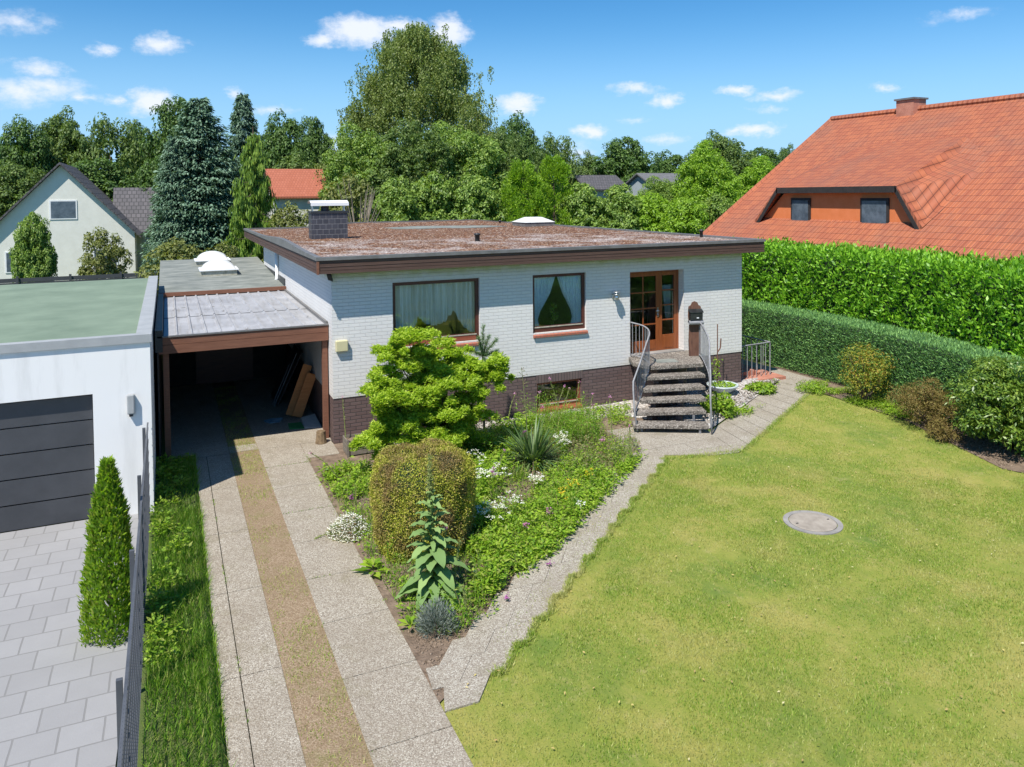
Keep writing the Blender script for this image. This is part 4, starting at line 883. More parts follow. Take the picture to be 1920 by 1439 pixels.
for (px, yt, wp, Y, k, lab) in [
    (740, 335, 110, 29, 'shrub', 'green shrub at the left end of the hedge behind the flat roof'), (810, 325, 120, 30, 'shrub', 'green shrub second in the hedge behind the flat roof'), (890, 330, 120, 29, 'shrub', 'green shrub left of the bright thuja'),
    (1090, 345, 110, 28, 'shrub', 'green shrub right of the bright thuja'), (1160, 348, 110, 27, 'shrub', 'green shrub below the small dark oak'), (1220, 352, 110, 26, 'shrub_b', 'light green shrub below the grey blue roof'),
    (1280, 360, 100, 24, 'shrub_b', 'light green shrub next to the red roof'), (1340, 365, 90, 25, 'shrub', 'green shrub in front of the light green tree'),
    (330, 445, 130, 20, 'shrub_o', 'low yellow green shrub behind the garage roof'), (415, 452, 90, 21, 'shrub_o', 'low olive shrub behind the garage beside the weeping conifer'), (545, 378, 110, 25, 'shrub_o', 'olive shrub just left of the chimney'),
    (655, 322, 120, 27, 'shrub_o', 'olive shrub with bare twigs right of the chimney'), (60, 400, 70, 26, 'shrub', 'round green shrub left of the white gable'), (190, 425, 90, 27, 'shrub_o', 'yellowish shrub in front of the white gable')]:
    x, z, wd = px_place(px, yt, wp, Y); put_tree(k, x, Y, z, wd, lab, 'shrub', hg)
fg = 'blue firs behind the garage'
for (px, yt, wp, Y, lab) in [(372, 192, 200, 34, 'broad blue green fir behind the garage'), (455, 183, 110, 38, 'slender pointed blue fir right of the broad one'), (325, 260, 110, 33, 'low blue fir left of the broad one')]:
    x, z, wd = px_place(px, yt, wp, Y); put_tree('fir', x, Y, z*1.03, wd, lab, 'fir tree', fg)
# far wood closing the horizon
def farwood():
    xs = np.arange(-110, 260, 2.6); K = len(xs)*3; cx = np.repeat(xs, 3)+rng.normal(size=K)*2; cy = 125+rng.normal(size=K)*6; h = 7.5+2.2*np.sin(cx*.13)+1.6*np.sin(cx*.31+1)+rng.normal(size=K)*.8
    per = 60; i = np.repeat(np.arange(K), per); q = rdir(K*per); q[:, 2] = np.abs(q[:, 2]); P = np.c_[cx, cy, h*.55][i]+q*np.c_[np.full(K, 3.), np.full(K, 3.), h*.45][i]
    n = len(P); P[:, 2] -= rng.random(n)**2*h[i]*.6
    o = leafobj('distant_wood', [leafV(P, rdir(n), unit(q+rdir(n)*.4), 1.5, 1.1)], M['oak']); tag(o, 'distant dark wood along the horizon', 'wood', kind='stuff')
farwood()
# birch ------------------------------------------------------------
def birch(px, yt, wp, Y):
    x, H, wd = px_place(px, yt, wp, Y); e = empty('birch_tree', (x, Y, 0), 'very tall weeping birch towering over the garden', 'birch tree'); R_ = wd/2
    P, Dd, cen = [], [], []
    for k in range(215):
        z = .16+.83*rng.random()**.9; prof = float(np.interp(z, [.15, .35, .5, .65, .8, .92, 1], [1.1, 1.2, 1.12, .95, .72, .46, .2])); a = rng.uniform(0, 6.28); r0 = R_*prof*rng.uniform(.35, 1.1)**.7; bo = np.array((x+r0*math.cos(a), Y+r0*math.sin(a), z*H))
        sg = rng.uniform(.35, .8)
        for q in range(11):
            c = bo+rng.normal(size=3)*np.array((sg, sg, .38)); cen.append(c)
            for s in range(8):
                st_ = c+np.r_[rng.normal(size=2)*.2, rng.normal()*.12]; L = rng.uniform(.6, 2.6); m = int(L/.18); t = np.arange(m)*.18
                sway = rng.normal(size=2)*.1; p = np.c_[st_[0]+sway[0]*t+rng.normal(size=m)*.05, st_[1]+sway[1]*t+rng.normal(size=m)*.05, st_[2]+.25*np.sin(np.minimum(t, .5)*3)-t]
                P.append(p); Dd.append(np.c_[rng.normal(size=(m, 2))*.6, -np.ones(m)])
    P = np.concatenate(P); Dd = np.concatenate(Dd); n = len(P)
    leafobj('crown', [leafV(P, Dd, rdir(n), .19*rng.uniform(.7, 1.3, n), .12)], M['birch'], e)
    cen = np.array(cen); trunk_mb((x, Y, 0), H, .32, cen, .9, 34, (x, Y, 0)).build('trunk', M['birchbark'], e, True)
birch(782, 55, 262, 47)
# weeping cypress --------------------------------------------------
def cypress(px, yt, Y):
    x, H, wd = px_place(px, yt, 150, Y); e = empty('weeping_cypress', (x, Y, 0), 'light green weeping conifer with hanging branch curtains behind the garage', 'conifer')
    P, Dd, S, LL = [], [], [], []; b = MB(); b.tube([(x, Y, 0), (x+.05, Y, H*.5), (x, Y, H*1.0)], [.16, .1, .012], 7)
    for k in range(64):
        z = .04+.93*(k/63); zz = z*H; r = (wd/2)*(1-z)**.9*rng.uniform(.7, 1.15)+.2; a = k*2.4+rng.normal()*.3; out = np.array((math.cos(a), math.sin(a), 0)); m = int(18*r)+8; t = np.linspace(.05, 1, m)
        dz = -.55*r*np.sin(t*2.2)+.42*r*t**3
        p = np.array((x, Y, zz))+out*(r*t)[:, None]; p[:, 2] += dz; b.tube([p[0], p[m//3], p[2*m//3], p[-1]], [.03, .02, .012, .004], 4, caps=False)
        for q in range(14):
            pp = p+rng.normal(size=p.shape)*np.array((.09, .09, .04)); P.append(pp-np.c_[np.zeros((m, 2)), rng.random(m)*.35*(.4+t)]); Dd.append(np.tile((0, 0, -1.), (m, 1))+rng.normal(size=(m, 3))*.12+out*.1); LL.append(rng.uniform(.16, .42, m))
    P, Dd, LL = map(np.concatenate, (P, Dd, LL)); leafobj('crown', [leafV(P, Dd, rdir(len(P)), LL, .06)], M['cypress'], e); b.build('trunk', M['bark'], e, True)
cypress(474, 238, 26)
# bright thuja clump ------------------------------------------------
def thuja(px, yt, wp, Y, lab):
    x, H, wd = px_place(px, yt, wp, Y); e = empty('thuja', (x, Y, 0), lab, 'conifer'); V = []; K = 260
    for k in range(K):
        z = rng.random()**1.1*.96; a = rng.uniform(0, 6.28); prof = float(np.interp(z, [0, .15, .45, .7, .88, 1], [.9, 1, .92, .66, .36, .08])); r = wd/2*prof*rng.uniform(.5, 1.0)*(1+.16*math.sin(a*4+z*6)); o = np.array((math.cos(a), math.sin(a), 0)); c = np.array((x, Y, z*H))+o*r; n = 80
        q = rdir(n); P = c+q*np.array((.26, .26, .4))*rng.uniform(.5, 1.1, (n, 1)); V.append(leafV(P, q*.7+o*.5+np.array((0, 0, .9))+rng.normal(size=(n, 3))*.4, q+rng.normal(size=(n, 3))*.4, .19*rng.uniform(.6, 1.4, n), .075))
    leafobj('crown', V, M['bright'], e)
    MB().tube([(x, Y, 0), (x, Y, H*.85)], [.14, .02], 7).build('trunk', M['bark'], e)
thuja(978, 300, 130, 28, 'bright green pointed thuja behind the roof skylight, left one'); thuja(1038, 292, 130, 29, 'bright green pointed thuja behind the roof skylight, right one')

# ================================================================== hedges right
HP = [(8.0, 13.7), (3, 14.05), (.5, 14.15), (-2, 14.0), (-4.5, 13.55), (-7, 12.75), (-10, 11.6), (-14, 10.2)][::-1]
def hx(y, off=0): return np.interp(y, [p[0] for p in HP], [p[1] for p in HP])+off
def boxhedge(name, label, cat, y0, y1, off0, off1, z0, z1, mat, dens, L, Wd, rough, spread, dirz):
    e = empty(name, (hx(0)+off0, 0, 0), label, cat)
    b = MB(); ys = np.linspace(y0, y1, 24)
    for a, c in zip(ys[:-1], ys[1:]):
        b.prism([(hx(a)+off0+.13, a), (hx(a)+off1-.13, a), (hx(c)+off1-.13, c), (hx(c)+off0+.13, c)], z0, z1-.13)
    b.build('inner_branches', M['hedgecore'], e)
    V = []
    def add(n, P, nn):
        ln = sum(np.sin(P[:, 1]*f+P[:, 2]*g+h) for f, g, h in ((2.1, 1.7, 0), (4.3, -3.1, 1), (7.9, 5.3, 2)))/3
        P = P+nn*(rough*ln+spread*rng.normal(size=n))[:, None]; V.append(leafV(P, nn*dirz[0]+np.array((0, 0, dirz[1]))+rng.normal(size=(n, 3))*dirz[2], nn+rng.normal(size=(n, 3))*.5, L*rng.uniform(.6, 1.3, n), Wd*rng.uniform(.7, 1.2, n)))
    n = int((y1-y0)*(z1-z0)*dens); y = rng.uniform(y0, y1, n); z = rng.uniform(z0, z1, n); add(n, np.c_[hx(y)+off0, y, z], np.tile((-1., -.1, .1), (n, 1)))
    n = int((y1-y0)*(off1-off0)*dens); y = rng.uniform(y0, y1, n); add(n, np.c_[hx(y)+rng.uniform(off0, off1, n), y, np.full(n, z1)], np.tile((0, 0, 1.), (n, 1)))
    leafobj('foliage', V, M[mat], e); return e
boxhedge('clipped_hedge', 'neatly clipped dark green conifer hedge along the right side of the lawn', 'hedge', -12.5, 8.5, 0, 1.0, .02, 1.72, 'thujahedge', 1500, .085, .022, .012, .02, (.8, .55, .35))
boxhedge('laurel_hedge', 'tall glossy light green laurel hedge behind the clipped hedge', 'hedge', -13, 5.6, 1.5, 3.2, .9, 3.5, 'laurel', 520, .15, .062, .14, .09, (.7, .75, .7))

# shrubs in front of the hedge
def bush(name, label, cat, c, R_, n, L, Wd, mat, K, rc, seed, bare=True, up=.5, tm='bark', inner=.15):
    e = empty(name, (c[0], c[1], 0), label, cat)
    V, cen = cloud(K, n, R_, (c[0], c[1], R_[2]*.95), rc, L, Wd, seed=seed, low=-.6, rmin=.55, amp=.2, up=up, inner=inner)
    for v in V: v[:, 2] = np.maximum(v[:, 2], .02)
    leafobj('foliage', V, M[mat], e)
    if bare:
        b = MB()
        for q in cen[:16]: b.tube([(c[0]+rng.normal()*.05, c[1]+rng.normal()*.05, 0), (c[0]*.6+q[0]*.4, c[1]*.6+q[1]*.4, q[2]*.5), q], [.022, .014, .005], 5, caps=False)
        b.build('stem', M[tm], e)
    return e
bush('rhododendron', 'yellow green rhododendron bush at the right edge of the lawn', 'shrub', (12.75, -6.75), (.95, 1.05, 1.0), 80, .11, .035, 'rhodo', 120, .22, 3)
bush('azalea', 'bronze brown azalea bush in front of the clipped hedge', 'shrub', (12.75, -4.85), (.74, .8, .56), 95, .05, .014, 'azalea', 90, .16, 4)
bush('azalea', 'small dark brown bush between the bronze azalea and the rhododendron', 'shrub', (12.2, -5.65), (.35, .35, .22), 60, .05, .014, 'azalea', 40, .12, 5)
bush('shrub', 'tall sparse shrub with yellow and orange leaves in front of the clipped hedge', 'shrub', (13.2, -2.75), (.62, .6, .8), 42, .06, .026, 'ybush', 95, .19, 6, inner=.05)
bush('shrub', 'low green shrub at the corner of the lawn by the path', 'shrub', (12.9, -1.35), (.55, .5, .13), 40, .06, .02, 'weed', 40, .12, 8, bare=False)
bush('shrub', 'yellowing shrub behind the right house corner beside the laurel hedge', 'shrub', (13.3, 4.2), (.7, .8, 1.25), 60, .09, .035, 'olive', 70, .24, 9)

# ================================================================== neighbours
ng = empty('neighbour_garage', (-7, 4, 0), 'white rendered garage with green flat roof and dark door at the left edge', 'garage')
NX, NY, NH = -3.6, -2.3, 3.12
b = MB(); wall(b, 1, NY, NY+.3, -11, NX, -.05, NH-.12, [(-8.6, -4.5, -.06, 2.18)]); b.box(-11, NX, NY+.301, 8.6, -.05, NH-.12); b.build('wall', M['render_white'], ng)
b = MB()
for k in range(5): b.box(-8.58, -4.52, NY+.12, NY+.17, .01+k*.43, .43+k*.43-.012)
b.build('garage_door', M['anthracite'], ng)
b = MB(); b.box(-11.05, NX-.02, NY+.2, 8.5, NH-.118, NH-.03); b.build('roof', M['greenroof'], ng)
b = MB(); b.box(-11.05, NX+.03, NY-.04, NY+.16, NH-.12, NH+.02); b.box(NX-.22, NX+.03, NY+.161, 8.6, NH-.12, NH+.02); b.build('roof_edge', M['greytrim'], ng)
nl = empty('wall_lamp', (-3.9, NY, 1.95), 'small grey lamp on the white garage wall beside the dark door', 'wall lamp')
MB().box(-3.98, -3.86, NY-.1, NY-.002, 1.78, 2.12).build('lamp_housing', M['greytrim'], nl, bevel=.02)
MB().box(-3.95, -3.89, NY-.08, NY-.02, 1.74, 1.779).build('lens', M['dark_metal'], nl)
# double bar fence
fe = empty('metal_fence', (-3.66, -7, 0), 'anthracite double bar mesh fence beside the grass strip', 'fence')
b = MB(); y = -13.0
while y < -2.35: b.box(-3.6665, -3.6625, y, y+.005, .05, 1.6); y += .05
for z in np.arange(.1, 1.6, .2): b.box(-3.674, -3.668, -13, -2.35, z, z+.008); b.box(-3.66, -3.654, -13, -2.35, z, z+.008)
b.box(-3.677, -3.651, -13, -2.35, 1.585, 1.6)
b.build('mesh_panel', M['fence_grey'], fe)
for y in (-2.75, -5.2, -7.7, -10.2, -12.7): MB().box(-3.74, -3.69, y-.02, y+.02, 0, 1.62).build('post', M['fence_grey'], fe, bevel=.003)
# neighbour's column thujas along the fence
def column(x, y, H, r, lab):
    e = empty('columnar_thuja', (x, y, 0), lab, 'conifer'); n = 9000; z = rng.random(n); a = rng.uniform(0, 6.28, n)
    rr = r*np.interp(z, [0, .3, .7, 1], [1, .95, .6, .08])*(1+.12*np.sin(a*4+z*9))*(.75+.28*rng.random(n)); o = np.c_[np.cos(a), np.sin(a), np.zeros(n)]; P = np.array((x, y, 0))+o*rr[:, None]+np.c_[np.zeros((n, 2)), z*H]
    leafobj('foliage', [leafV(P, o*.6+np.array((0, 0, 1.))+rng.normal(size=(n, 3))*.35, o+rng.normal(size=(n, 3))*.4, .08*rng.uniform(.6, 1.4, n), .03)], M['weed'], e)
    MB().tube([(x, y, 0), (x, y, H*.8)], [.04, .01], 6).build('stem', M['bark'], e)
column(-4.03, -6.3, 2.2, .3, 'slender green thuja beyond the fence, in front of the white garage')
# white gabled house and its neighbour, far left
def gable(name, lab, x0, x1, y0, y1, ze, zr, wm, rm, axis=1, ov=.35, wins=()):
    e = empty(name, ((x0+x1)/2, (y0+y1)/2, 0), lab, 'house'); b = MB(); xm, ym = (x0+x1)/2, (y0+y1)/2
    b.box(x0, x1, y0, y1, -.1, ze)
    if axis == 1:
        for y, s in ((y0, 1), (y1, -1)):
            p = [(x0, y, ze), (x1, y, ze), (xm, y, zr-.05)]; b.quad(*(p if s > 0 else p[::-1]))
    else:
        for x, s in ((x0, 1), (x1, -1)):
            p = [(x, y1, ze), (x, y0, ze), (x, ym, zr-.05)]; b.quad(*(p if s > 0 else p[::-1]))
    b.build('wall', M[wm], e); b = MB()
    if axis == 1:
        k = (zr-ze)/(xm-x0)
        for s in (-1, 1):
            xe = xm+s*((x1-x0)/2+ov); zz = ze-k*ov; v = [(xe, y0-ov, zz), (xe, y1+ov, zz), (xm, y1+ov, zr), (xm, y0-ov, zr)]
            if s < 0: v = v[::-1]
            b.quad(*[(p[0], p[1], p[2]+.14) for p in v]); b.quad(*v[::-1])
            for i in range(4): p, q = v[i], v[(i+1) % 4]; b.quad(p, q, (q[0], q[1], q[2]+.14), (p[0], p[1], p[2]+.14))
    else:
        k = (zr-ze)/(ym-y0)
        for s in (-1, 1):
            ye = ym+s*((y1-y0)/2+ov); zz = ze-k*ov; v = [(x0-ov, ye, zz), (x1+ov, ye, zz), (x1+ov, ym, zr), (x0-ov, ym, zr)]
            if s > 0: v = v[::-1]
            b.quad(*[(p[0], p[1], p[2]+.14) for p in v]); b.quad(*v[::-1])
            for i in range(4): p, q = v[i], v[(i+1) % 4]; b.quad(p, q, (q[0], q[1], q[2]+.14), (p[0], p[1], p[2]+.14))
    b.build('roof', M[rm], e)
    for (a, c, z0, z1) in wins:
        f = MB().box(a, c, y0-.04, y0-.002, z0, z1).build('window', M['white_paint'], e); MB().box(a+.08, c-.08, y0-.05, y0-.041, z0+.08, z1-.08).build('pane', M['paneglass'], f)
    return e
gable('gabled_house', 'white house with dark gabled roof at the far left', -13.3, -5.2, 38, 50, 3.3, 7.6, 'creamwall', 'darkroof', wins=((-9.9, -8.4, 4.2, 5.4), (-12.3, -10.9, 1.0, 2.3), (-7.6, -6.2, 1.0, 2.3)))
gable('low_house', 'low house with dark roof right of the white gable', -6.4, -1.9, 42, 49, 3.3, 6.1, 'creamwall', 'darkroof', axis=0)
x, z, wd = px_place(555, 322, 110, 46); gable('small_house', 'small house with orange red roof between the conifers and the birch', x-1.9, x+1.9, 44, 50, z-1.9, z+.1, 'creamwall', 'redtile', axis=0)
x, z, wd = px_place(1120, 331, 100, 52); gable('grey_roofed_shed', 'grey roofed building left of the blue grey roof beyond the hedge', x-2.2, x+2.2, 50, 55, z-1.3, z, 'greywall', 'darkroof', axis=0)
x, z, wd = px_place(1245, 327, 120, 50); gable('grey_roofed_house', 'building with blue grey roof beyond the hedge below the dome shaped oak', x-2.4, x+2.4, 48, 54, z-1.4, z, 'greywall', 'greysheet' if 'greysheet' in M else 'metal_grey', axis=0)
# dark garden fence behind neighbour garage
dk = empty('garden_fence', (-8, 24, 0), 'dark wooden garden fence behind the neighbour garage', 'fence')
b = MB()
for k in range(9): b.box(-16, -3.2, 24, 24.04, .1+k*.2, .1+k*.2+.185)
b.build('board_panel', M['anthracite'], dk)
for k in range(7): MB().box(-15.9+k*2.1, -15.8+k*2.1, 23.93, 23.998, 0, 1.98).build('post', M['anthracite'], dk)
# big red roofed house right ----------------------------------------
rh = empty('red_roofed_house', (27.6, 3, 0), 'large house with orange red tiled roof and wide dormer on the right', 'house')
XE, ZE, XR, ZR, YF, YN = 19.0, 3.0, 27.6, 9.0, 12.0, -16.0; SL = (ZR-ZE)/(XR-XE)
b = MB(); b.box(XE+.7, 2*XR-XE-.7, YN+.4, YF-.4, -.1, ZE+.2)
for y, s in ((YF-.4, -1), (YN+.4, 1)):
    p = [(XE+.7, y, ZE+.2), (2*XR-XE-.7, y, ZE+.2), (XR, y, ZR-.4)]; b.quad(*(p if s > 0 else p[::-1]))
b.build('wall', M['terracotta'], rh)
b = MB()
for s in (-1, 1):
    xe = XR+s*(XR-XE); v = [(xe, YN, ZE), (xe, YF, ZE), (XR, YF, ZR), (XR, YN, ZR)]
    if s < 0: v = v[::-1]
    b.quad(*[(p[0], p[1], p[2]+.16) for p in v]); b.quad(*v[::-1])
    for i in range(4): p, q = v[i], v[(i+1) % 4]; b.quad(p, q, (q[0], q[1], q[2]+.16), (p[0], p[1], p[2]+.16))
rr_ = b.build('roof', M['pantile'], rh)
b = MB(); b.tube([(XR, YN, ZR+.16), (XR, YF, ZR+.16)], .16, 8); b.tube([(XR, YF, ZR+.17), (XE, YF, ZE+.17)], .1, 6); b.build('ridge_tile', M['pantile'], rr_)
b = MB(); b.tube([(XE-.06, YN, ZE+.02), (XE-.06, YF, ZE+.02)], .08, 8); b.build('gutter', M['metal_grey'], rr_)
c_ = MB().box(27.2, 28.0, 7.0, 7.9, 8.2, 9.6).build('chimney', M['terracotta'], rh); MB().box(27.13, 28.07, 6.93, 7.97, 9.6, 9.68).build('capping', M['metal_grey'], c_)
# dormer
XD = 20.75; zr = lambda x: ZE+.16+SL*(x-XE)
y0, y1, zb_, zt_ = 9.3, 1.6, zr(XD), 5.45; ya, yb_ = 8.1, 2.5
dm = MB(); dm.quad((XD, y0, zb_), (XD, y1, zb_), (XD, yb_, zt_), (XD, ya, zt_)); dmo = dm.build('dormer', M['orangewall'], rh)
xb = XD+(zt_+.35-zr(XD))/SL*.0+4.3; zb2 = zr(xb)+.01
b = MB(); o_ = .28; hi = .22
rt = [(XD-o_, ya+.15, zt_+.02), (XD-o_, yb_-.15, zt_+.02), (xb, yb_+.5, zb2), (xb, ya-.5, zb2)]
b.quad(*[(p[0], p[1], p[2]+hi) for p in rt]); b.quad(*rt[::-1]); b.quad(rt[0], rt[1], (rt[1][0], rt[1][1], rt[1][2]+hi), (rt[0][0], rt[0][1], rt[0][2]+hi))
for (yt1, yb1, s) in ((ya+.15, y0+.3, 1), (yb_-.15, y1-.3, -1)):
    yy = yt1-s*.0; top = (XD-o_, yt1, zt_+.02+hi); bot = (XD-o_, yb1, zr(XD-o_)+.05); back = (xb, yt1-s*.65, zb2+hi); low = (xb-1.2, yb1+s*.25, zr(xb-1.2)-.05)
    v = [top, bot, low, back]; v = v if s > 0 else v[::-1]; b.quad(*v); v2 = [(p[0], p[1]-s*.02, p[2]-.2) for p in v][::-1]; b.quad(*v2)
    f1, f2 = (top, bot); g1, g2 = [(p[0], p[1]-s*.02, p[2]-.2) for p in (top, bot)]; b.quad(*((f1, g1, g2, f2) if s > 0 else (f2, g2, g1, f1)))
dr = b.build('dormer_roof', M['pantile'], rh)
b = MB(); b.box(XD-o_-.03, XD-o_-.003, yb_-.15, ya+.15, zt_, zt_+.24)
for (yt1, yb1) in ((ya+.1, y0+.25), (yb_-.1, y1-.25)):
    b.prism([(XD-o_-.03, yb1-.0), (XD-o_-.003, yb1), (XD-o_-.003, yt1), (XD-o_-.03, yt1)], [zr(XD)-.55, zr(XD)-.55, zt_, zt_], [zr(XD)-.3, zr(XD)-.3, zt_+.24, zt_+.24])
b.build('verge_board', M['cellardark'], rh)
for a, c in ((7.65, 6.6), (4.1, 2.85)):
    f = MB().box(XD-.07, XD-.003, c, a, 4.15, 5.25).build('window', M['cellardark'], rh); MB().box(XD-.09, XD-.071, c+.09, a-.09, 4.25, 5.15).build('pane', M['paneglass'], f)

# ================================================================== garden planting
def inside(P, poly):
    x, y = P[:, 0], P[:, 1]; c = np.zeros(len(P), bool); n = len(poly)
    for i in range(n):
        (x0, y0), (x1, y1) = poly[i], poly[(i+1) % n]
        c ^= ((y0 > y) != (y1 > y)) & (x < (x1-x0)*(y-y0)/(y1-y0+1e-12)+x0)
    return c
def scatter(poly, n):
    a = np.array(poly); lo, hi = a.min(0), a.max(0); out = np.zeros((0, 2))
    while len(out) < n: p = rng.uniform(lo, hi, (n, 2)); out = np.r_[out, p[inside(p, poly)]]
    return out[:n]
def gp(*px): return [tuple(G(x, y)[:2]) for x, y in px]
def fbm(P, s, seed=0):
    r = np.random.default_rng(seed); o = 0
    for k in range(4):
        for j in range(3): a = r.normal(size=2)*s*1.9**k; o = o+np.sin(P@a+r.uniform(0, 6.3))/(1.7**k)
    return o/4.
def blades(name, P, h, wd, mat, label, lean=.5, z=0.):
    n = len(P); a = rng.uniform(0, 6.28, n); l = rng.uniform(0, lean, n); b = rng.uniform(0, 6.28, n)
    P3 = np.c_[P, np.full(n, z)]; S = np.c_[np.cos(a), np.sin(a), np.zeros(n)]*wd/2*rng.uniform(.7, 1.3, (n, 1)); T = P3+np.c_[np.cos(b)*l, np.sin(b)*l, np.ones(n)]*np.broadcast_to(h, (n,))[:, None]*rng.uniform(.55, 1.2, (n, 1))
    V = np.stack([P3-S, P3+S, T], 1).reshape(-1, 3); o = mesh_np(name, V, np.arange(len(V)).reshape(-1, 3), mat); tag(o, label, 'grass', kind='stuff'); return o
# lawn: mown short, denser near the viewer
P = np.r_[scatter(LAWN, 210000), scatter([(-.6, -14.5), (9, -14.5), (11.5, -8), (6, -4.2), (1, -8.8)], 130000)]
f = fbm(P, .9, 3); g_ = fbm(P, 2.2, 8); keep = rng.random(len(P)) < np.clip(.75+.5*f-.6*(g_ > .62), .05, 1); P = P[keep]
q = P-np.array((6.43, -7.58)); P = P[(q**2).sum(1) > .25]
blades('lawn_grass', P, np.clip(.032+.014*fbm(P, 1.6, 13), .015, .06), .011, M['blade'], 'short dry mown grass of the front lawn', .8)
# long grass strip between fence and driveway
STRIP = [(-3.64, -14), (-2.84, -14), (-2.84, .4), (-3.5, .4), (-3.58, -2.2)]
P = scatter(STRIP, 30000); f = fbm(P, 1.4, 5); P = P[rng.random(len(P)) < np.clip(.75+.7*f, .15, 1)]
blades('long_grass', P, .13+.05*fbm(P, 2, 9), .012, M['longgrass'], 'long unmown green grass between the metal fence and the driveway', 1.0)
# grass tufts in the sandy middle strip and slab joints
P = scatter([(-2.16, -14), (-1.58, -14), (-1.58, 6.5), (-2.16, 6.5)], 30000); f = fbm(P, 2.6, 11); P = P[f+.35*rng.normal(size=len(P)) > .12]
blades('strip_grass', P, .035, .01, M['blade'], 'sparse short grass growing in the sandy strip of the driveway', 1.2)
E_ = []
for _ in range(9000):
    k = rng.integers(0, 13); y0 = -3.86-.4*k; xr = 4.41+(y0+4.35)*1.178+1.15
    if rng.random() < .62: t = rng.random(); E_.append((xr-.3*t+rng.normal()*.035+.02, y0-.4*t))
    else: t = rng.random(); E_.append((xr-.3-.18*t, y0-.4+rng.normal()*.03-.02))
for _ in range(3200): t = rng.random(); E_.append((7.9+5.5*t+rng.normal()*.04, -4.25+3.35*t+rng.normal()*.04))
for _ in range(900): t = rng.random(); E_.append((5.9+1.9*t, -4.0-.3*t+rng.normal()*.05))
blades('edge_grass', np.array(E_), .05, .014, M['blade'], 'lawn grass creeping over the edge of the garden path', 1.2, .004)
E_ = []
for _ in range(2600):
    j = rng.random()
    if j < .35: y = -14+13*rng.random(); E_.append((-2.626+rng.normal()*.012, y))
    elif j < .6: E_.append((-.69+rng.normal()*.03, -9.5*rng.random()))
    elif j < .8: E_.append((-2.85+rng.normal()*.03, -14+13.5*rng.random()))
    else: k = rng.integers(0, 12); E_.append((-1.57+.87*rng.random(), -14.7+1.25*k+rng.normal()*.01))
E_ = np.array(E_); E_ = E_[fbm(E_, 1.7, 21) > .05]
blades('joint_grass', E_, .03, .012, M['longgrass'], 'moss and grass in the joints of the driveway slabs', 1.2, .01)
# weeds -------------------------------------------------------------
def weedpatch(name, label, poly, nplants, h, nl, L, Wd, mat, seed=0, thr=-.5, spread=.13, upr=.6):
    P = scatter(poly, nplants); P = P[fbm(P, 1.5, seed) > thr]; n = len(P); hh = h*rng.uniform(.35, 1.15, n); i = np.repeat(np.arange(n), nl); m = len(i)
    a = rng.uniform(0, 6.28, m); t = rng.random(m)**.8; rr = spread*rng.random(m)*(1.2-.6*t); o = np.c_[np.cos(a), np.sin(a), np.zeros(m)]
    B = np.c_[P[i], np.zeros(m)]+o*rr[:, None]; B[:, 2] = .015+hh[i]*t
    sc = rng.uniform(.6, 1.25, n)[i]
    V = [leafV(B, o+np.c_[rng.normal(size=(m, 2))*.4, rng.uniform(-.15, upr, m)], np.tile((0, 0, 1.), (m, 1))+rng.normal(size=(m, 3))*.35, L*sc*rng.uniform(.7, 1.3, m), Wd*sc)]
    ns = n*2; B2 = np.c_[np.repeat(P, 2, 0)+rng.normal(size=(ns, 2))*.04, np.zeros(ns)]; V.append(leafV(B2, np.tile((0, 0, 1.), (ns, 1))+rng.normal(size=(ns, 3))*.22, rdir(ns), np.repeat(hh, 2)*1.05, .012))
    o_ = leafobj(name, V, M[mat]); tag(o_, label, 'weeds', kind='stuff'); return o_
weedpatch('ground_cover', 'dense low green leafy ground cover along the garden path', gp((1150, 890), (1205, 855), (1165, 905), (1105, 965), (1035, 1040), (975, 1085), (930, 1135), (905, 1085), (890, 1000), (925, 930), (1000, 930), (1060, 870)), 1150, .17, 14, .075, .036, 'weed', 1, -.3)
weedpatch('weeds', 'tangled tall weeds between the yucca and the steps', gp((1020, 790), (1110, 785), (1150, 830), (1195, 870), (1185, 885), (1090, 885), (1050, 850)), 260, .34, 16, .06, .022, 'weed', 2, -.1)
weedpatch('dull_weeds', 'withered brownish weeds between the yucca and the path', gp((1030, 800), (1190, 830), (1200, 870), (1100, 900), (1040, 880)), 300, .32, 16, .06, .02, 'weed_dull', 3)
weedpatch('undergrowth', 'shaded green undergrowth behind the clipped bush', gp((830, 860), (960, 800), (1010, 790), (960, 880), (900, 960), (860, 1000), (875, 900)), 420, .3, 18, .1, .045, 'weed', 4, -.6)
weedpatch('weeds', 'mixed green weeds left of the clipped bush beside the driveway', gp((602, 892), (640, 880), (690, 878), (690, 925), (650, 945), (615, 928)), 130, .2, 18, .075, .035, 'weed', 5, -.8)
weedpatch('weeds', 'low green weeds between the clipped bush and the ground cover', gp((880, 1090), (900, 960), (960, 1000), (950, 1090), (905, 1130)), 260, .3, 16, .08, .035, 'weed', 6, -.8)
weedpatch('weeds', 'scattered green weeds on the pebble bed right of the steps', gp((1390, 745), (1450, 725), (1470, 715), (1440, 760), (1370, 800), (1350, 760)), 130, .14, 15, .07, .035, 'weed', 7, -.1)
weedpatch('weeds', 'scattered green weeds on the pebble strip below the wall', gp((1040, 775), (1180, 765), (1180, 800), (1060, 800)), 130, .2, 14, .07, .03, 'weed', 8, -.1)
weedpatch('weeds', 'leafy weeds at the foot of the metal fence', [(-3.6, .2), (-2.95, .2), (-3.1, -3.5), (-3.3, -7), (-3.64, -8)], 110, .2, 16, .1, .045, 'weed', 9, -.2)
weedpatch('dull_weeds', 'sparse weeds on the soil strip below the clipped hedge', gp((1560, 735), (1600, 760), (1700, 790), (1740, 800), (1700, 770), (1600, 735)), 420, .14, 14, .055, .025, 'weed', 12, -.8)
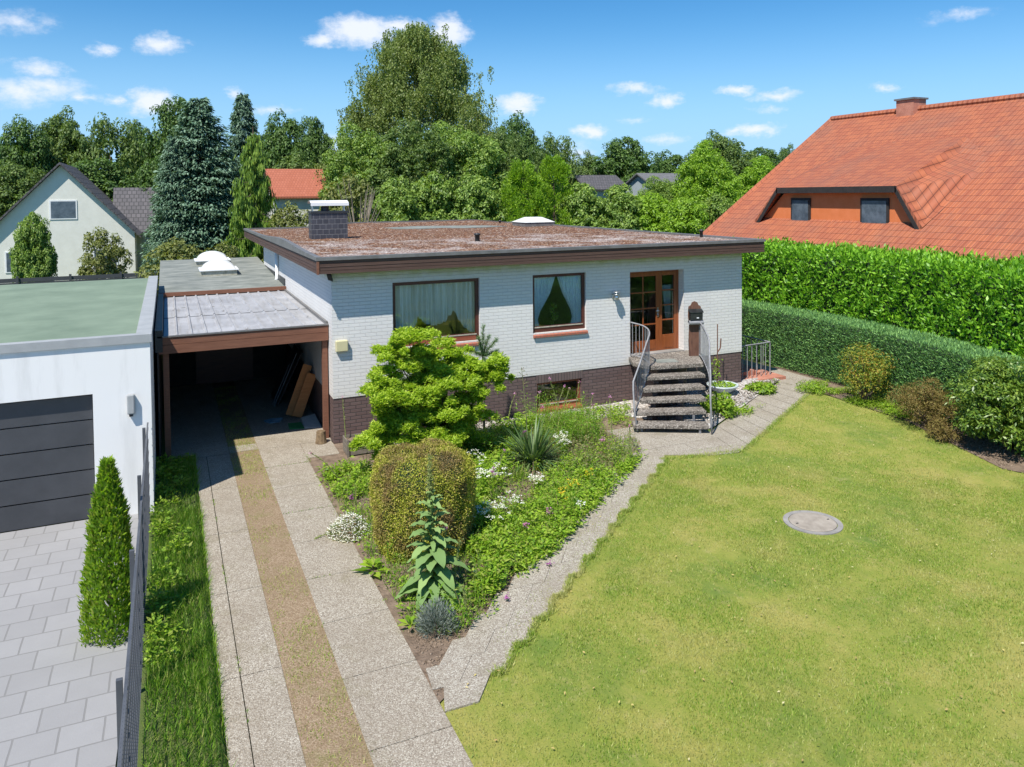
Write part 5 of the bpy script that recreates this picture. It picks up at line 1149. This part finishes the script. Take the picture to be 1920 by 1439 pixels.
weedpatch('weeds', 'seedlings on the bare soil at the tip of the flower bed', gp((780, 1120), (870, 1100), (930, 1150), (860, 1200), (780, 1190)), 26, .1, 10, .06, .03, 'weed', 14, -.9)
BED = [(-.6, -2.9), (.3, -1.9), (1.5, -1.3), (4.9, -1.3), (5.1, -2.4), (5.2, -3.6), (4.3, -4.5), (3.0, -5.6), (1.7, -6.7), (.7, -7.5), (-.1, -8.3), (-.55, -7.6), (-.6, -5.5)]
weedpatch('weeds', 'loose mix of small herbs growing through the whole flower bed', BED, 520, .22, 12, .06, .03, 'weed', 31, -.6)
weedpatch('dull_weeds', 'dry brownish stems scattered through the whole flower bed', BED, 420, .36, 9, .05, .014, 'weed_dull', 32, -.3)
weedpatch('tall_herbs', 'taller pale green herbs scattered through the flower bed', BED, 260, .5, 22, .075, .022, 'longgrass', 33, -.2, .1, .9)
weedpatch('tall_herbs', 'tall pale green herbs before the basement window', gp((960, 800), (1100, 790), (1130, 840), (1040, 850)), 190, .72, 26, .07, .018, 'longgrass', 34, -.6, .09, 1.0)
P = scatter(BED, 7000); f = fbm(P, 1.1, 36); P = P[f > .1]
blades('bed_grass', P, .24, .011, M['longgrass'], 'wispy grass blades between the flowers of the bed', .9)
def crumbs(name, label, P, smin, smax, mat):
    n = len(P); s_ = rng.uniform(smin, smax, n); oct_ = np.array([(1, 0, 0), (0, 1, 0), (-1, 0, 0), (0, -1, 0), (0, 0, .7), (0, 0, -.7)])
    V = (np.c_[P, np.full(n, .004)][:, None]+oct_[None]*s_[:, None, None]*rng.uniform(.5, 1.4, (n, 6, 1))).reshape(-1, 3); F0 = np.array([(0, 1, 4), (1, 2, 4), (2, 3, 4), (3, 0, 4), (1, 0, 5), (2, 1, 5), (3, 2, 5), (0, 3, 5)])
    o = mesh_np(name, V, (np.arange(n)[:, None, None]*6+F0[None]).reshape(-1, 3), mat); tag(o, label, 'soil', kind='stuff')
M['crumb'] = leafmat('soil_crumb', [(.10, .07, .045), (.2, .145, .1), (.3, .23, .17)], 0, .95)
crumbs('soil_crumbs', 'crumbly brown earth between the plants of the flower bed', np.r_[scatter(BED, 5200), scatter([(-.7, -9.2), (-.1, -8.9), (.7, -7.6), (-.6, -7.6)], 900)], .006, .022, M['crumb'])
crumbs('border_crumbs', 'crumbly earth along the foot of the clipped hedge', scatter([(13.6, 1), (13.0, -1.3), (12.85, -4.25), (11.75, -7.3), (12.8, -7.3), (13.6, -4)], 2500), .008, .026, M['crumb'])
P = scatter(LAWN, 420); n = len(P); b2 = rng.uniform(0, 6.28, n); o = leafobj('fallen_leaves', [leafV(np.c_[P, np.full(n, .035)], np.c_[np.cos(b2), np.sin(b2), rng.normal(size=n)*.2], np.tile((0, 0, 1.), (n, 1))+rng.normal(size=(n, 3))*.3, .045, .022)], leafmat('fallen_leaf', [(.5, .42, .14), (.38, .26, .1), (.6, .55, .3)], .1, .7)); tag(o, 'small yellowed leaves lying scattered on the lawn', 'fallen leaves', kind='stuff')
# broad leaved plants standing out singly
def rosette(name, label, px, py, n, L, Wd, h, mat, group=None, cat='plant', up=.35):
    p = G(px, py); e = empty(name, (p[0], p[1], 0), label, cat, group); a = rng.uniform(0, 6.28, n); t = rng.random(n); o = np.c_[np.cos(a), np.sin(a), np.zeros(n)]
    B = np.array((p[0], p[1], .02))+o*.03+np.c_[np.zeros((n, 2)), t*h]
    leafobj('foliage', [leafV(B, o+np.c_[np.zeros((n, 2)), rng.uniform(-.1, up, n)+.25*t], np.tile((0, 0, 1.), (n, 1))+rng.normal(size=(n, 3))*.2, L*(1.1-.6*t)*rng.uniform(.8, 1.2, n), Wd*(1.1-.5*t), .55)], M[mat], e); return e
for px, py, n, L, h, lab in ((1015, 880, 16, .2, .1, 'small leafy clump below the yucca'), (940, 985, 18, .24, .15, 'broad leaved plant right of the clipped bush'), (985, 975, 16, .2, .12, 'broad leaved plant in the middle of the ground cover'), (1075, 925, 14, .2, .12, 'broad leaved plant by the yellow flowers'),
                          (700, 1075, 20, .24, .14, 'bright green leafy plant at the left foot of the clipped bush'), (1010, 930, 14, .2, .1, 'bright leaved plant on bare soil near the path'), (895, 1125, 12, .18, .22, 'small drooping plant on the soil right of the mullein'), (770, 1180, 12, .2, .06, 'low green plant left of the grey lavender'),
                          (665, 925, 14, .16, .2, 'leafy plant beside the driveway'), (1230, 1045, 6, .03, .01, 'tiny weed on the path')):
    rosette('leafy_plant', lab, px, py, n, L, L*.42, h, 'weed', 'broad leaved plants of the flower bed')
# mullein ------------------------------------------------------------
def mullein():
    p = G(812, 1122); e = empty('mullein', (p[0], p[1], 0), 'tall mullein with big felted leaves and thin spike before the clipped bush', 'plant'); H = 2.0
    b = MB(); b.tube([(p[0], p[1], 0), (p[0]+.01, p[1], H*.5), (p[0]-.02, p[1]+.02, H*.78), (p[0]-.03, p[1]+.02, H)], [.022, .018, .012, .004], 7); b.build('stem', M['stalk'], e)
    V, F = [], []; k = 0
    for i in range(74):
        t = i/73; z = .06+1.42*t**1.15; a = i*2.4+rng.normal()*.2; L = (.50*(1-t)**.75+.09)*rng.uniform(.6, 1.2); wd = L*rng.uniform(.32, .44); o = np.array((math.cos(a), math.sin(a), 0)); s = np.array((-o[1], o[0], 0)); el = .3+.5*t+rng.normal()*.16
        m = 8; base = np.array((p[0], p[1], z))
        for j in range(m+1):
            u = j/m; c = base+o*L*u*.95+np.array((0, 0, L*(el*u-(.75-.2*t)*u*u*1.0))); w_ = wd*.5*math.sin(math.pi*min(1, u*.93+.07))**.7
            for q, zz in ((-1, .12), (0, 0), (1, .12)): V.append(c+s*w_*q+np.array((0, 0, zz*w_+.012*math.sin(u*19+q*2+i))))
        for j in range(m):
            for q in range(2): r0 = k+j*3+q; F.append((r0, r0+1, r0+4, r0+3))
        k += (m+1)*3
    V = np.array(V); V[:, 2] = np.maximum(V[:, 2], .012)
    o_ = mesh_np('leaves', V, np.array(F), M['mullein'], e, True)
    n = 420; t = rng.random(n); P = np.c_[p[0]-.02+rng.normal(size=n)*.016, p[1]+.015+rng.normal(size=n)*.016, 1.35+t*(H-1.36)]; leafobj('flower_spike', [leafV(P, rdir(n)+np.array((0, 0, .5)), rdir(n), .03*(1.5-t), .018)], M['stalk'], e)
mullein()
# clipped bush --------------------------------------------------------
def topiary():
    c = np.array((.3, -5.62)); r, H, k = .75, 1.5, .32; e = empty('clipped_bush', (c[0], c[1], 0), 'big drum shaped clipped bush turning brown beside the driveway', 'shrub')
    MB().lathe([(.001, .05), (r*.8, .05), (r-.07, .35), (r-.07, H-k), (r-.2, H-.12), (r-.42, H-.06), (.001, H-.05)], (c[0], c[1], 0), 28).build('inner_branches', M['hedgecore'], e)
    prof = [(r*.86, .03), (r*.97, .3), (r, .8), (r*.985, H-k)]+[(r-k+k*math.cos(t), H-k+k*math.sin(t)*.95) for t in np.linspace(.15, 1.5, 7)]+[(.02, H+.0)]
    pr = np.array(prof); seg = np.linalg.norm(np.diff(pr, axis=0), axis=1); wgt = seg*(pr[:-1, 0]+pr[1:, 0])/2; n = 68000; i = rng.choice(len(seg), n, p=wgt/wgt.sum()); t = rng.random(n)
    if True: R0, R1 = pr[i, 0], pr[i+1, 0]; t = np.where(np.abs(R0-R1) > 1e-3, (np.sqrt(R0**2+t*(R1**2-R0**2))-R0)/(R1-R0+1e-9), t)
    q = pr[i]+(pr[i+1]-pr[i])*t[:, None]; a = rng.uniform(0, 6.28, n); tn = pr[i+1]-pr[i]; nn2 = np.c_[tn[:, 1], -tn[:, 0]]; nn2 /= np.linalg.norm(nn2, axis=1)[:, None]
    Nn = np.c_[np.cos(a)*nn2[:, 0], np.sin(a)*nn2[:, 0], nn2[:, 1]]; lum = .035*np.sin(a*4+q[:, 1]*3)+.02*np.sin(a*9-q[:, 1]*6)
    P = np.c_[c[0]+q[:, 0]*np.cos(a), c[1]+q[:, 0]*np.sin(a), q[:, 1]]+Nn*(lum+rng.normal(size=n)*.02)[:, None]; P[:, 2] = np.maximum(P[:, 2], .01)
    leafobj('foliage', [leafV(P, Nn+rng.normal(size=(n, 3))*.75+np.array((0, 0, .3)), Nn+rng.normal(size=(n, 3))*.6, .027*rng.uniform(.6, 1.3, n), .015)], M['topi'], e)
topiary()
# yellow green shrub with cloud like tiers -----------------------------
def maple():
    c = G(850, 872); e = empty('tiered_shrub', (c[0], c[1], 0), 'bright yellow green shrub with tiered cloud like foliage in front of the large window', 'shrub')
    pads = [(765, 620, .42, 0), (800, 645, .40, .1), (735, 640, .3, -.1), (720, 690, .30, -.2), (760, 670, .42, .1), (845, 645, .22, .1), (870, 665, .42, .1), (905, 680, .36, .0), (925, 672, .2, -.1), (712, 725, .34, -.3), (750, 720, .36, -.2), (700, 715, .22, -.3),
            (830, 700, .42, -.3), (870, 700, .36, -.1), (900, 725, .34, -.1), (800, 720, .3, -.3), (855, 745, .34, -.4), (880, 755, .28, -.2), (775, 765, .32, -.4), (745, 780, .26, -.2), (725, 755, .24, -.1), (700, 800, .28, -.3), (740, 810, .4, -.4),
            (790, 800, .3, -.5), (835, 800, .34, -.6), (865, 840, .3, -.4), (770, 830, .36, -.5), (700, 815, .3, -.1), (820, 840, .3, -.2), (880, 800, .3, .4), (800, 690, .4, .5), (840, 760, .4, .5), (780, 740, .4, .6), (740, 840, .28, -.5), (800, 760, .4, -.1), (820, 670, .36, .3), (790, 770, .36, .1), (740, 750, .3, .1), (860, 770, .34, .2), (720, 780, .3, 0), (850, 790, .34, 0), (780, 700, .34, .2), (820, 820, .3, -.2), (930, 690, .18, -.15), (845, 870, .26, -.3), (800, 860, .28, -.3)]
    V = []; b = MB(); root = np.array((c[0]-.05, c[1]+.15, 0)); fork = root+np.array((-.1, .05, .75)); b.tube([root, (root+fork)/2+np.array((.03, 0, 0)), fork], [.07, .055, .045], 7)
    for (px, py, r, dd) in pads:
        q = on(1, c[1]+dd+.1, px, py+16); r = r*1.0
        for s in range(9):
            cc = q+np.array((rng.normal()*r*.5, rng.normal()*r*.6, rng.normal()*.1)); rs = r*rng.uniform(.26, .62); n = int(1250*rs)
            a = rng.uniform(0, 6.28, n); u = np.sqrt(rng.random(n)); P = cc+np.c_[np.cos(a)*u*rs, np.sin(a)*u*rs, .3*rs*(1-u*u)-.08*rs*u+rng.normal(size=n)*.035]
            # leaves in small whorls
            for w_ in range(3):
                b2 = rng.uniform(0, 6.28, n); o = np.c_[np.cos(b2), np.sin(b2), rng.uniform(-.2, 1.3, n)]; V.append(leafV(P, o, np.tile((0, 0, 1.), (n, 1))+rng.normal(size=(n, 3))*.55, .07*rng.uniform(.7, 1.3, n), .026))
        m = (fork+q)/2+np.array((0, 0, -.12)); b.tube([fork, m, q-np.array((0, 0, .03))], [.028, .018, .007], 5, caps=False)
    leafobj('foliage', V, M['maple'], e); b.build('branches', M['bark'], e)
maple()
# small pine between shrub and wall -----------------------------------
def pine():
    p = on(1, -.75, 905, 668); e = empty('young_pine', (p[0], p[1], 0), 'young pine with long needled shoots against the white wall', 'conifer'); b = MB(); b.tube([(p[0]+.02, p[1], 0), (p[0], p[1], p[2])], [.03, .016], 6); V = []
    for dx, dz, L in ((-.15, .5, .5), (.0, .75, .7), (.3, .42, .5), (-.4, .22, .42), (.34, .08, .38), (.12, .5, .5), (.15, -.35, .3)):
        t_ = np.array((dx, rng.normal()*.08, dz)); t_ = t_/np.linalg.norm(t_)*L; b.tube([p, p+t_], [.011, .005], 5); n = 420; t = rng.random(n)
        V.append(leafV(p+t_*t[:, None], rdir(n)+unit(t_)*1.0, rdir(n), .095, .007))
    leafobj('needles', V, M['needle'], e); b.build('stem', M['bark'], e)
pine()
# yucca like sword leaves ----------------------------------------------
def sword(px, py, n, L, Wd, label, name='yucca', mat='yucca', cat='plant', spread=.9):
    p = G(px, py); e = empty(name, (p[0], p[1], 0), label, cat); V, F = [], []; k = 0
    for i in range(n):
        a = rng.uniform(0, 6.28); o = np.array((math.cos(a), math.sin(a), 0)); s = np.array((-o[1], o[0], 0)); el = rng.uniform(.25, 1.35); l = L*rng.uniform(.6, 1.1); base = np.array((p[0], p[1], .02))+o*rng.uniform(0, .12); m = 5
        for j in range(m+1):
            u = j/m; c = base+o*l*u*math.cos(el)*spread+np.array((0, 0, l*u*math.sin(el)-.45*l*u*u*math.cos(el))); c[2] = max(c[2], .015); w_ = Wd*.5*(1-u**2.2)
            V += [c-s*w_, c+s*w_]
        for j in range(m): F.append((k+2*j, k+2*j+1, k+2*j+3, k+2*j+2))
        k += 2*(m+1)
    mesh_np('leaves', np.array(V), np.array(F), M[mat], e)
    return e
sword(1000, 872, 260, 1.15, .042, 'dark green yucca clump with long sword leaves in the flower bed')
sword(968, 900, 160, .38, .008, 'tuft of fine bright green grass below the yucca', 'grass_tuft', 'longgrass', 'grass tuft')
# white and coloured flowers ---------------------------------------------
def flowers(px, py, w_, n, h, label, mat='petal_w', name='phlox', group=None, per=9, cat='flowers', leaf=True):
    p = G(px, py); e = empty(name, (p[0], p[1], 0), label, cat, group); C_ = np.c_[rng.normal(size=(n, 2))*w_*.5, np.zeros(n)]+np.array((p[0], p[1], h)); C_[:, 2] += rng.normal(size=n)*.04; i = np.repeat(np.arange(n), per); m = len(i)
    P = C_[i]+rng.normal(size=(m, 3))*np.array((.02, .02, .01)); b2 = rng.uniform(0, 6.28, m); leafobj('petals', [leafV(P, np.c_[np.cos(b2), np.sin(b2), rng.uniform(-.1, .4, m)], np.tile((0, 0, 1.), (m, 1))+rng.normal(size=(m, 3))*.2, .03, .024)], M[mat], e)
    B = C_*np.array((1, 1, 0))*1.0; B = (B-np.array((p[0], p[1], 0)))*.6+np.array((p[0], p[1], 0)); V = [leafV(B, C_-B, rdir(n), np.linalg.norm(C_-B, axis=1), .01)]
    if leaf: k = n*7; t = rng.random(k); j = rng.integers(0, n, k); Q = B[j]+(C_-B)[j]*t[:, None]*.9; V.append(leafV(Q, rdir(k)*np.array((1, 1, .4)), np.tile((0, 0, 1.), (k, 1))+rng.normal(size=(k, 3))*.3, .07, .024))
    leafobj('stems', V, M['weed'], e); return e
ph = 'white phlox clumps of the flower bed'
flowers(915, 935, .34, 44, .5, 'dense white phlox clump right behind the clipped bush', group=ph); flowers(890, 900, .22, 12, .45, 'small white phlox heads at the top edge of the clipped bush', group=ph)
flowers(925, 1000, .3, 34, .42, 'white phlox clump right of the clipped bush, low down', group=ph); flowers(960, 975, .12, 8, .4, 'pale phlox head between the two big white clumps', group=ph); flowers(1008, 925, .16, 18, .3, 'white phlox on the bare soil below the yucca', group=ph)
flowers(1058, 858, .22, 30, .42, 'white phlox spray right of the yucca', group=ph); flowers(1085, 965, .1, 5, .2, 'pale pinkish phlox in the ground cover', 'petal_w', group=ph)
for px, py, lab in ((1075, 930, 'yellow flower patch in the ground cover, left one'), (1105, 905, 'yellow flower patch in the ground cover, right one'), (1055, 945, 'lone yellow blossoms below the yellow patches')): flowers(px, py, .14, 6, .2, lab, 'petal_y', 'yellow_flowers', 'yellow flowers of the ground cover', 10)
pk = 'small purple and pink flowers of the bed'
for px, py, h, n, lab in ((925, 945, .6, 5, 'purple blossom in the big white phlox'), (965, 845, .6, 8, 'purple blossoms left of the yucca'), (983, 870, .6, 5, 'pink blossom below the purple ones by the yucca'), (1030, 985, .25, 5, 'pink blossom in the middle of the ground cover'), (985, 1010, .25, 5, 'magenta blossom in the lower ground cover'),
                      (660, 945, .08, 5, 'purple blossom at the foot of the left weeds'), (1030, 1065, .03, 4, 'purple blossom lying over the garden path'), (950, 1130, .03, 4, 'purple blossom at the lower path edge'), (1130, 860, .4, 6, 'pink blossom in the tall weeds'), (1018, 800, .45, 6, 'pink blossom above the yucca')):
    flowers(px, py, .022, n, h, lab, 'petal_pp' if 'purple' in lab else 'petal_p', 'blossom', pk, 9, leaf=False)
# white cushion spilling over the driveway
def cushion():
    p = G(655, 1000); e = empty('candytuft', (p[0], p[1], 0), 'white flowering cushion spilling onto the driveway left of the clipped bush', 'flowers'); n = 1500; a = rng.uniform(0, 6.28, n); u = np.sqrt(rng.random(n)); h = .26*(1-u**2)+rng.normal(size=n)*.03
    P = np.c_[p[0]+.36*u*np.cos(a), p[1]+.4*u*np.sin(a), np.maximum(h, .03)]; b2 = rng.uniform(0, 6.28, n); s = rng.random(n) < .8
    leafobj('petals', [leafV(P[s], np.c_[np.cos(b2), np.sin(b2), rng.uniform(-.2, .8, n)][s], np.tile((0, 0, 1.), (s.sum(), 1)), .035, .018)], M['petal_w'], e)
    leafobj('foliage', [leafV(P-np.array((0, 0, .03)), np.c_[np.cos(b2), np.sin(b2), rng.uniform(-.2, .8, n)], rdir(n), .06, .012)], M['weed_dull'], e)
cushion()
# grey lavender at the bed's tip
def lavender():
    p = G(818, 1185); e = empty('lavender', (p[0], p[1], 0), 'small grey green lavender bush at the tip of the flower bed', 'shrub'); n = 2600; d = rdir(n); d[:, 2] = np.abs(d[:, 2]); u = rng.uniform(.3, 1, n)
    P = np.array((p[0], p[1], .04))+d*np.array((.26, .26, .34))*u[:, None]; leafobj('foliage', [leafV(P, d+np.array((0, 0, .5))+rng.normal(size=(n, 3))*.3, rdir(n), .07, .009)], M['lavender'], e)
    MB().tube([(p[0], p[1], 0), (p[0], p[1], .16)], .02, 5).build('stem', M['bark'], e)
lavender()
# thin flower stalks -------------------------------------------------------
sg = 'thin green flower stalks rising from the bed'
def stalk(px, py, tx, ty, dy, label, tip='petal_p', thick=.011, leafy=True):
    p = G(px, py); q = on(1, p[1]+dy, tx, ty); e = empty('flower_stalk', (p[0], p[1], 0), label, 'flower stalk', sg); m = (p+q)/2+np.array((0, 0, .08)); path = spline([p, m, q], 5)
    MB().tube(path, [thick*(1-.6*t) for t in np.linspace(0, 1, len(path))], 5).build('stem', M['stalk'], e)
    A = np.array(path); n = 90; t = rng.random(n)**.7; s = np.linspace(0, 1, len(A)); P = np.stack([np.interp(t, s, A[:, j]) for j in range(3)], 1)
    leafobj('seed_pods', [leafV(P, rdir(n)+np.array((0, 0, .4)), rdir(n), .03, .014)], M['stalk'], e)
    n = 16; leafobj('blossom', [leafV(A[-1]+rng.normal(size=(n, 3))*.014, rdir(n), rdir(n), .03, .018)], M[tip], e)
for i, (px, py, tx, ty, dy) in enumerate([(950, 800, 966, 738, 0), (1010, 815, 1012, 735, 0), (1030, 820, 1058, 724, 0), (1045, 815, 1068, 728, .1), (1075, 820, 1086, 716, 0), (1098, 825, 1112, 740, 0), (1060, 810, 1030, 710, 0), (1150, 860, 1143, 745, 0), (1185, 870, 1180, 800, 0), (1115, 830, 1112, 760, 0)]):
    stalk(px, py, tx, ty, dy, ['leftmost thin stalk before the brown plinth, left of the basement window', 'curved thin stalk just left of the basement window', 'thin stalk before the left half of the basement window', 'second thin stalk before the basement window', 'third thin stalk before the basement window', 'thin stalk before the right edge of the basement window', 'tallest thin stalk before the basement window, leaning left', 'leafy stalk on the pebbles between basement window and steps', 'short stalk beside the lowest step', 'thin stalk right of the basement window'][i])
stalk(930, 905, 945, 845, -.1, 'thick pale stalk leaning right below the yellow green shrub', 'petal_p', .016)
stalk(650, 850, 642, 745, .1, 'thin stalk with pink tip in front of the left house corner'); stalk(640, 905, 583, 850, 0, 'pink tipped stalk leaning over the driveway near the carport'); stalk(640, 1000, 566, 1028, -.1, 'pink tipped stalk lying towards the driveway from the white cushion')
stalk(835, 1120, 836, 990, 0, 'pink tipped stalk right of the mullein'); stalk(850, 1120, 862, 1015, 0, 'brown seeded stalk in front of the right flank of the clipped bush', 'stalk'); stalk(850, 1105, 890, 1073, 0, 'pale tipped stalk leaning right from the mullein foot', 'petal_w'); stalk(800, 1085, 792, 1000, 0, 'beige seed spike left of the mullein stem', 'stalk')
stalk(905, 1110, 990, 1185, -.2, 'long stalk falling over the garden path at the bed tip', 'stalk'); stalk(875, 1165, 868, 1100, 0, 'short leafy stalk on the soil right of the lavender', 'stalk')
# tall dry inflorescence above the yucca
def plume():
    p = G(990, 862); q = on(1, p[1], 978, 690); e = empty('dry_plume', (p[0], p[1], 0), 'tall dry branching flower stem standing above the yucca', 'flower stalk'); b = MB(); b.tube([p, (p+q)/2+np.array((.03, 0, 0)), q], [.014, .01, .004], 6); V = []
    for k in range(22):
        t = rng.uniform(.45, 1); a = p+(q-p)*t; d = rdir(1)[0]*np.array((1, .6, .3))+np.array((0, 0, .3)); l = .3*(1.15-t)+.05; b.tube([a, a+d*l], [.004, .002], 4); n = 6; V.append(leafV(a+d*l*rng.random((n, 1)), rdir(n), rdir(n), .03, .016))
    b.build('stem', M['weed_dull'], e); leafobj('seeds', V, M['weed_dull'], e)
plume()
# plants of the planter and the stake
rosette('leafy_plant', 'leafy plant growing in the wooden planter box', 668, 812, 26, .14, .06, .5, 'weed', 'broad leaved plants of the flower bed')
cl = empty('climbing_plant', (10.25, -.45, .3), 'thin climber on a slim brown stake in the pale bowl', 'plant')
MB().tube([(10.25, -.45, .3), (10.25, -.45, 1.95)], .014, 6).build('stake', M['rustic'], cl)
MB().tube([(10.25, -.47, 1.2), (10.33, -.47, 1.3), (10.36, -.46, 1.55)], .018, 6).build('wrapped_stem', M['rustic'], cl)
n = 90; t = rng.random(n); leafobj('foliage', [leafV(np.c_[10.2+rng.normal(size=n)*.06, -.47+rng.normal(size=n)*.05, .3+.75*t], rdir(n), rdir(n), .07, .04)], M['weed'], cl)
bush('shrub', 'green leafy clump in the shade behind the right stair railing', 'shrub', (9.1, -1.9), (.32, .45, .25), 50, .1, .035, 'weed', 26, .12, 15, bare=False)
bush('shrub', 'light green leafy clump on the pebbles in front of the cellar kerb', 'shrub', (11.5, -.75), (.4, .28, .12), 45, .11, .05, 'weed', 20, .1, 16, bare=False)
# bare branches of the olive shrub beside the chimney
x, z, wd = px_place(672, 335, 100, 25.5); bt = empty('bare_branches', (x, 25.5, 0), 'pale leafless branches of a dying shrub right of the chimney', 'shrub')
b = MB()
for k in range(46):
    a = rng.uniform(0, 6.28); r = wd*.5*rng.uniform(.5, 1); tip = np.array((x+r*math.cos(a), 25.5+r*math.sin(a), z*rng.uniform(.55, 1.02))); m = np.array((x, 25.5, z*.35))+(tip-np.array((x, 25.5, 0)))*np.array((.45, .45, .25)); b.tube([(x, 25.5, 0), m, tip], [.05, .03, .008], 4, caps=False)
b.build('branches', M['twig'], bt)
